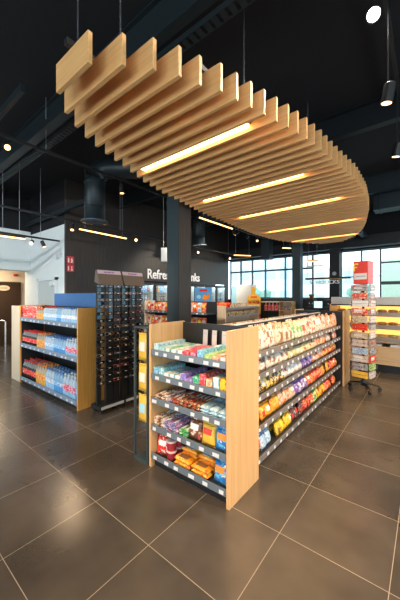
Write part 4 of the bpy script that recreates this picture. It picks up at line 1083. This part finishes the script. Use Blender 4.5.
# ------------------------------------------------------------------ lamps
LIGHTS = []
def spot_light(name, loc, target, power, col, size=1.2, r=.04, blend=.7):
    l = bpy.data.lights.new(name, 'SPOT'); l.energy = power; l.color = col; l.spot_size = size; l.spot_blend = blend; l.shadow_soft_size = r
    o = bpy.data.objects.new(name, l); COL.objects.link(o); o.location = loc
    o.rotation_euler = (Vector(target) - Vector(loc)).to_track_quat('-Z', 'Y').to_euler()
    return o
def track(label, x, y0, y1, z):
    t = thing('light_track', label, 'light track', (x, y0, z))
    bobj('rail', 'black_paint', (-.018, .018, 0, y1 - y0, 0, .035), t)
    for yy in (.4, (y1 - y0) / 2, y1 - y0 - .4):
        bm = bmesh.new(); tube(bm, [(0, yy, .035), (0, yy, CZ - z)], .003, 5); obj('cable', bm, 'tag_grey', t)
def lamp(label, loc, target, top, power=0, col=(1, .72, .42), r=.038, ln=.13, m='lamp_warm', size=1.3, group='track spotlights'):
    """cylindrical spotlight on a stem; target gives its aim"""
    t = thing('spotlight', label, 'spotlight', loc, group=group)
    q = (Vector(target) - Vector(loc)).normalized()
    bm = bmesh.new(); tube(bm, [q * -ln * .5, q * -ln * .45, q * ln * .5], [r * .85, r, r], 14); obj('housing', bm, 'shelf_black', t)
    bm = bmesh.new(); tube(bm, [q * (ln * .5 + .0005), q * (ln * .5 + .004)], r * .86, 14); obj('lamp_face', bm, m, t)
    bm = bmesh.new(); tube(bm, [(0, 0, r * .5), (0, 0, top - loc[2])], .006, 6); obj('stem', bm, 'shelf_black', t)
    if power:
        l = spot_light('lamp_beam', Vector(loc) + q * (ln * .5 + .03), target, power, col, size, r)
        l.parent = None
def linear(label, x0, y0, x1, y1, z, top, power=0):
    t = thing('linear_light', label, 'linear light', (x0, y0, z), group='warm linear lights')
    d_ = Vector((x1 - x0, y1 - y0, 0)); n_ = Vector((-d_.y, d_.x, 0)).normalized() * .022
    bm = bmesh.new(); prism(bm, [tuple((n_)[:2]), tuple((d_ + n_)[:2]), tuple((d_ - n_)[:2]), tuple((-n_)[:2])], 'Z', .03, .065); obj('housing', bm, 'black_paint', t)
    n_ *= .62
    bm = bmesh.new(); prism(bm, [tuple((n_)[:2]), tuple((d_ + n_)[:2]), tuple((d_ - n_)[:2]), tuple((-n_)[:2])], 'Z', .012, .0295); obj('diffuser', bm, 'led_warm', t)
    for f in (.1, .9):
        bm = bmesh.new(); p = d_ * f; tube(bm, [(p.x, p.y, .065), (p.x, p.y, top - z)], .003, 5); obj('cable', bm, 'tag_grey', t)
WARM = (1.0, .70, .42)
track('near light track at upper left below the black ceiling', -4.05, -1.0, 4.4, 3.50)
track('light track running above the racks towards the lettered wall', -5.60, -1.0, 9.0, 3.05)
track('short light track close to the white wall', -6.38, .8, 2.97, 2.75)
track('light track at upper right beside the canopy', -.29, 1.5, 8.0, 4.12)
track('light track near the far windows above the jar shelf', -4.20, 6.6, 9.3, 3.42)
lamp('glowing spotlight near the left edge on the near track', (-4.06, 1.24, 3.40), (-2.2, 1.0, 2.2), 3.5, 0)
lamp('dark spotlight on the near track left of the canopy, aimed down', (-4.10, 2.96, 3.38), (-4.0, 3.2, 0), 3.5, 120, WARM)
lamp('dark spotlight above the sunglasses racks beside the linear light', (-5.60, 2.86, 2.94), (-4.9, 2.3, .8), 3.05, 90, WARM)
lamp('glowing spotlight at the end of the linear light above the racks', (-5.60, 4.46, 2.94), (-3.6, 3.0, 1.9), 3.05, 40)
lamp('glowing spotlight right of the dark column', (-5.60, 6.88, 2.92), (-3.4, 4.6, 2.0), 3.05, 40)
lamp('glowing spotlight before the white wall', (-6.38, 2.40, 2.66), (-4.6, 1.4, 1.6), 2.75, 0)
lamp('dark spotlight before the white wall at the track end', (-6.38, 2.62, 2.66), (-6.0, 3.1, 1.2), 2.75, 60, WARM)
lamp('glowing spotlight high above the far jar shelf', (-4.20, 8.10, 3.32), (-3.0, 6.4, 1.6), 3.42, 40, WARM)
lamp('small glowing spotlight in the corner by the far windows', (-5.60, 8.70, 2.94), (-4.2, 7.0, 1.4), 3.05, 40, WARM)
lamp('big bright white lamp at the upper right corner', (-.37, 2.88, 4.0), (-.10, .9, 2.5), 4.12, 130, (1, .88, .72), m='lamp_white', r=.058, ln=.12, size=2.4)
lamp('dark cylinder spotlight hanging at the right edge, upper of two', (-.26, 2.86, 3.26), (-.9, 3.3, 0), 4.12, 50, WARM, r=.045, ln=.15)
lamp('dark cylinder spotlight hanging at the right edge, lower of two', (-.28, 4.03, 3.26), (-.9, 4.6, 0), 4.12, 50, WARM, r=.045, ln=.15)
lamp('dark spotlight over the bakery counter at right', (-.29, 6.2, 3.30), (-.2, 6.9, .9), 4.12, 40, WARM, r=.045, ln=.15)
for lab, loc, tgt, pw in (  # added spotlights that brighten the dark back of the shop
    ('added dark spotlight washing the lettered wall, nearer one', (-4.20, 6.9, 3.32), (-6.5, 6.4, 1.7), 160),
    ('added dark spotlight washing the lettered wall, farther one', (-4.20, 7.5, 3.32), (-6.5, 8.6, 1.7), 160),
    ('added dark spotlight aimed at the promotion panel', (-4.20, 6.72, 3.32), (-4.6, 8.3, 1.4), 60),
    ('added dark spotlight aimed at the pale shelf panel', (-4.05, 4.05, 3.38), (-4.27, 6.0, 1.0), 110),
    ('added dark spotlight aimed at the crisps shelf', (-4.05, 4.25, 3.38), (-5.0, 5.3, .9), 120)):
    lamp(lab, loc, tgt, 3.5 if loc[1] < 5 else 3.42, pw, (1, .86, .68))
linear('warm linear light above the sunglasses racks', -5.69, 3.06, -5.74, 4.28, 2.93, CZ)
linear('warm linear light before the white wall at left edge', -6.50, 1.30, -6.46, 2.30, 2.70, CZ)
linear('warm linear light right of the dark column beside the canopy', -4.02, 4.99, -4.02, 6.37, 3.30, CZ)
linear('short warm linear light near the corner of the far windows', -5.45, 8.75, -5.05, 9.25, 3.0, CZ)
linear('tiny warm linear light by the far column', -3.42, 8.25, -3.26, 8.48, 2.98, CZ)
linear('short warm linear light beyond the far column', -2.95, 9.1, -2.70, 9.3, 2.62, CZ)
# added spotlights out of view, brightening aisle, end shelf, drinks and white wall
track('added unseen light track over the right aisle', 1.0, -2.5, 7.2, 3.80)
track('added unseen light track behind the camera across from the end shelf', -1.7, -3.6, -.2, 3.80)
for lab, loc, tgt, pw in (
    ('added unseen spotlight over the right aisle, first on its track', (1.0, .2, 3.70), (.3, 1.6, 0), A_AISLE),
    ('added unseen spotlight over the right aisle, second on its track', (1.0, 2.2, 3.70), (.1, 3.2, 0), A_AISLE),
    ('added unseen spotlight over the right aisle, third on its track', (1.0, 4.4, 3.70), (-.9, 4.4, .5), A_AISLE * .6),
    ('added unseen spotlight over the right aisle, fourth on its track', (1.0, 6.0, 3.70), (-.4, 6.8, .9), A_AISLE * .35),
    ('added unseen spotlight behind the camera, first on its track', (-1.7, -.6, 3.70), (-1.5, 1.75, .6), A_FRONT),
    ('added unseen spotlight behind the camera, second on its track', (-1.7, -2.0, 3.70), (-1.9, .6, 0), A_FRONT)):
    lamp(lab, loc, tgt, 3.80, pw, WARM2, r=.045, ln=.15, size=1.5 if 'aisle' in lab else .85)
lamp('added unseen spotlight on the near track aimed at the drinks shelf', (-4.06, -.3, 3.40), (-4.7, 1.95, .6), 3.5, A_LEFT, (1, .92, .82))  # added out of view to lift the left shelf
lamp('added unseen spotlight on the near track aimed at the white wall', (-4.06, -.8, 3.40), (-7.4, 3.1, 2.0), 3.5, 280, (.92, .97, 1), size=1.2)  # added out of view to lift the wall
def area(name, loc, target, power, col, sx, sy):
    l = bpy.data.lights.new(name, 'AREA'); l.shape = 'RECTANGLE'; l.size = sx; l.size_y = sy; l.energy = power; l.color = col
    o = bpy.data.objects.new(name, l); COL.objects.link(o); o.location = loc
    o.rotation_euler = (Vector(target) - Vector(loc)).to_track_quat('-Z', 'Y').to_euler(); return o
area('corridor_lamp', (-9.7, 2.4, 2.45), (-9.8, 2.6, 0), 30, (1, .78, .52), .6, .6)

# ------------------------------------------------------------------ world, camera
for o in TEMPLATES:
    for c in list(o.children): bpy.data.objects.remove(c)
    bpy.data.objects.remove(o)
wd = bpy.data.worlds.new('sky'); SC.world = wd; wd.use_nodes = True
nt = wd.node_tree; bg = nt.nodes['Background']
tc = nt.nodes.new('ShaderNodeTexCoord'); sp = nt.nodes.new('ShaderNodeSeparateXYZ'); rp = nt.nodes.new('ShaderNodeValToRGB')
nt.links.new(tc.outputs['Generated'], sp.inputs[0]); nt.links.new(sp.outputs['Z'], rp.inputs['Fac'])
rp.color_ramp.elements[0].position = .0; rp.color_ramp.elements[0].color = (.80, .92, .98, 1)
rp.color_ramp.elements[1].position = .6; rp.color_ramp.elements[1].color = (.62, .80, .96, 1)
nt.links.new(rp.outputs['Color'], bg.inputs['Color']); bg.inputs['Strength'].default_value = WORLD
cam = bpy.data.cameras.new('camera'); co = bpy.data.objects.new('camera', cam); COL.objects.link(co); SC.camera = co
cam.sensor_width = 36; cam.sensor_fit = 'AUTO'; cam.lens = 284 / 600 * 36; cam.shift_y = -4 / 600
co.location = (0, 0, 1.55); co.rotation_euler = (PI / 2, 0, math.radians(38.75))
cam.clip_start = .05; cam.clip_end = 300
vs = SC.view_settings; vs.view_transform = 'Standard'; vs.look = 'None'; vs.gamma = 1; vs.use_curve_mapping = False; vs.exposure = EXPO
SC.cycles.use_denoising = True; SC.cycles.max_bounces = 8; SC.cycles.diffuse_bounces = 4; SC.cycles.transparent_max_bounces = 16; SC.cycles.caustics_reflective = False; SC.cycles.caustics_refractive = False
SC.cycles.sample_clamp_indirect = 6
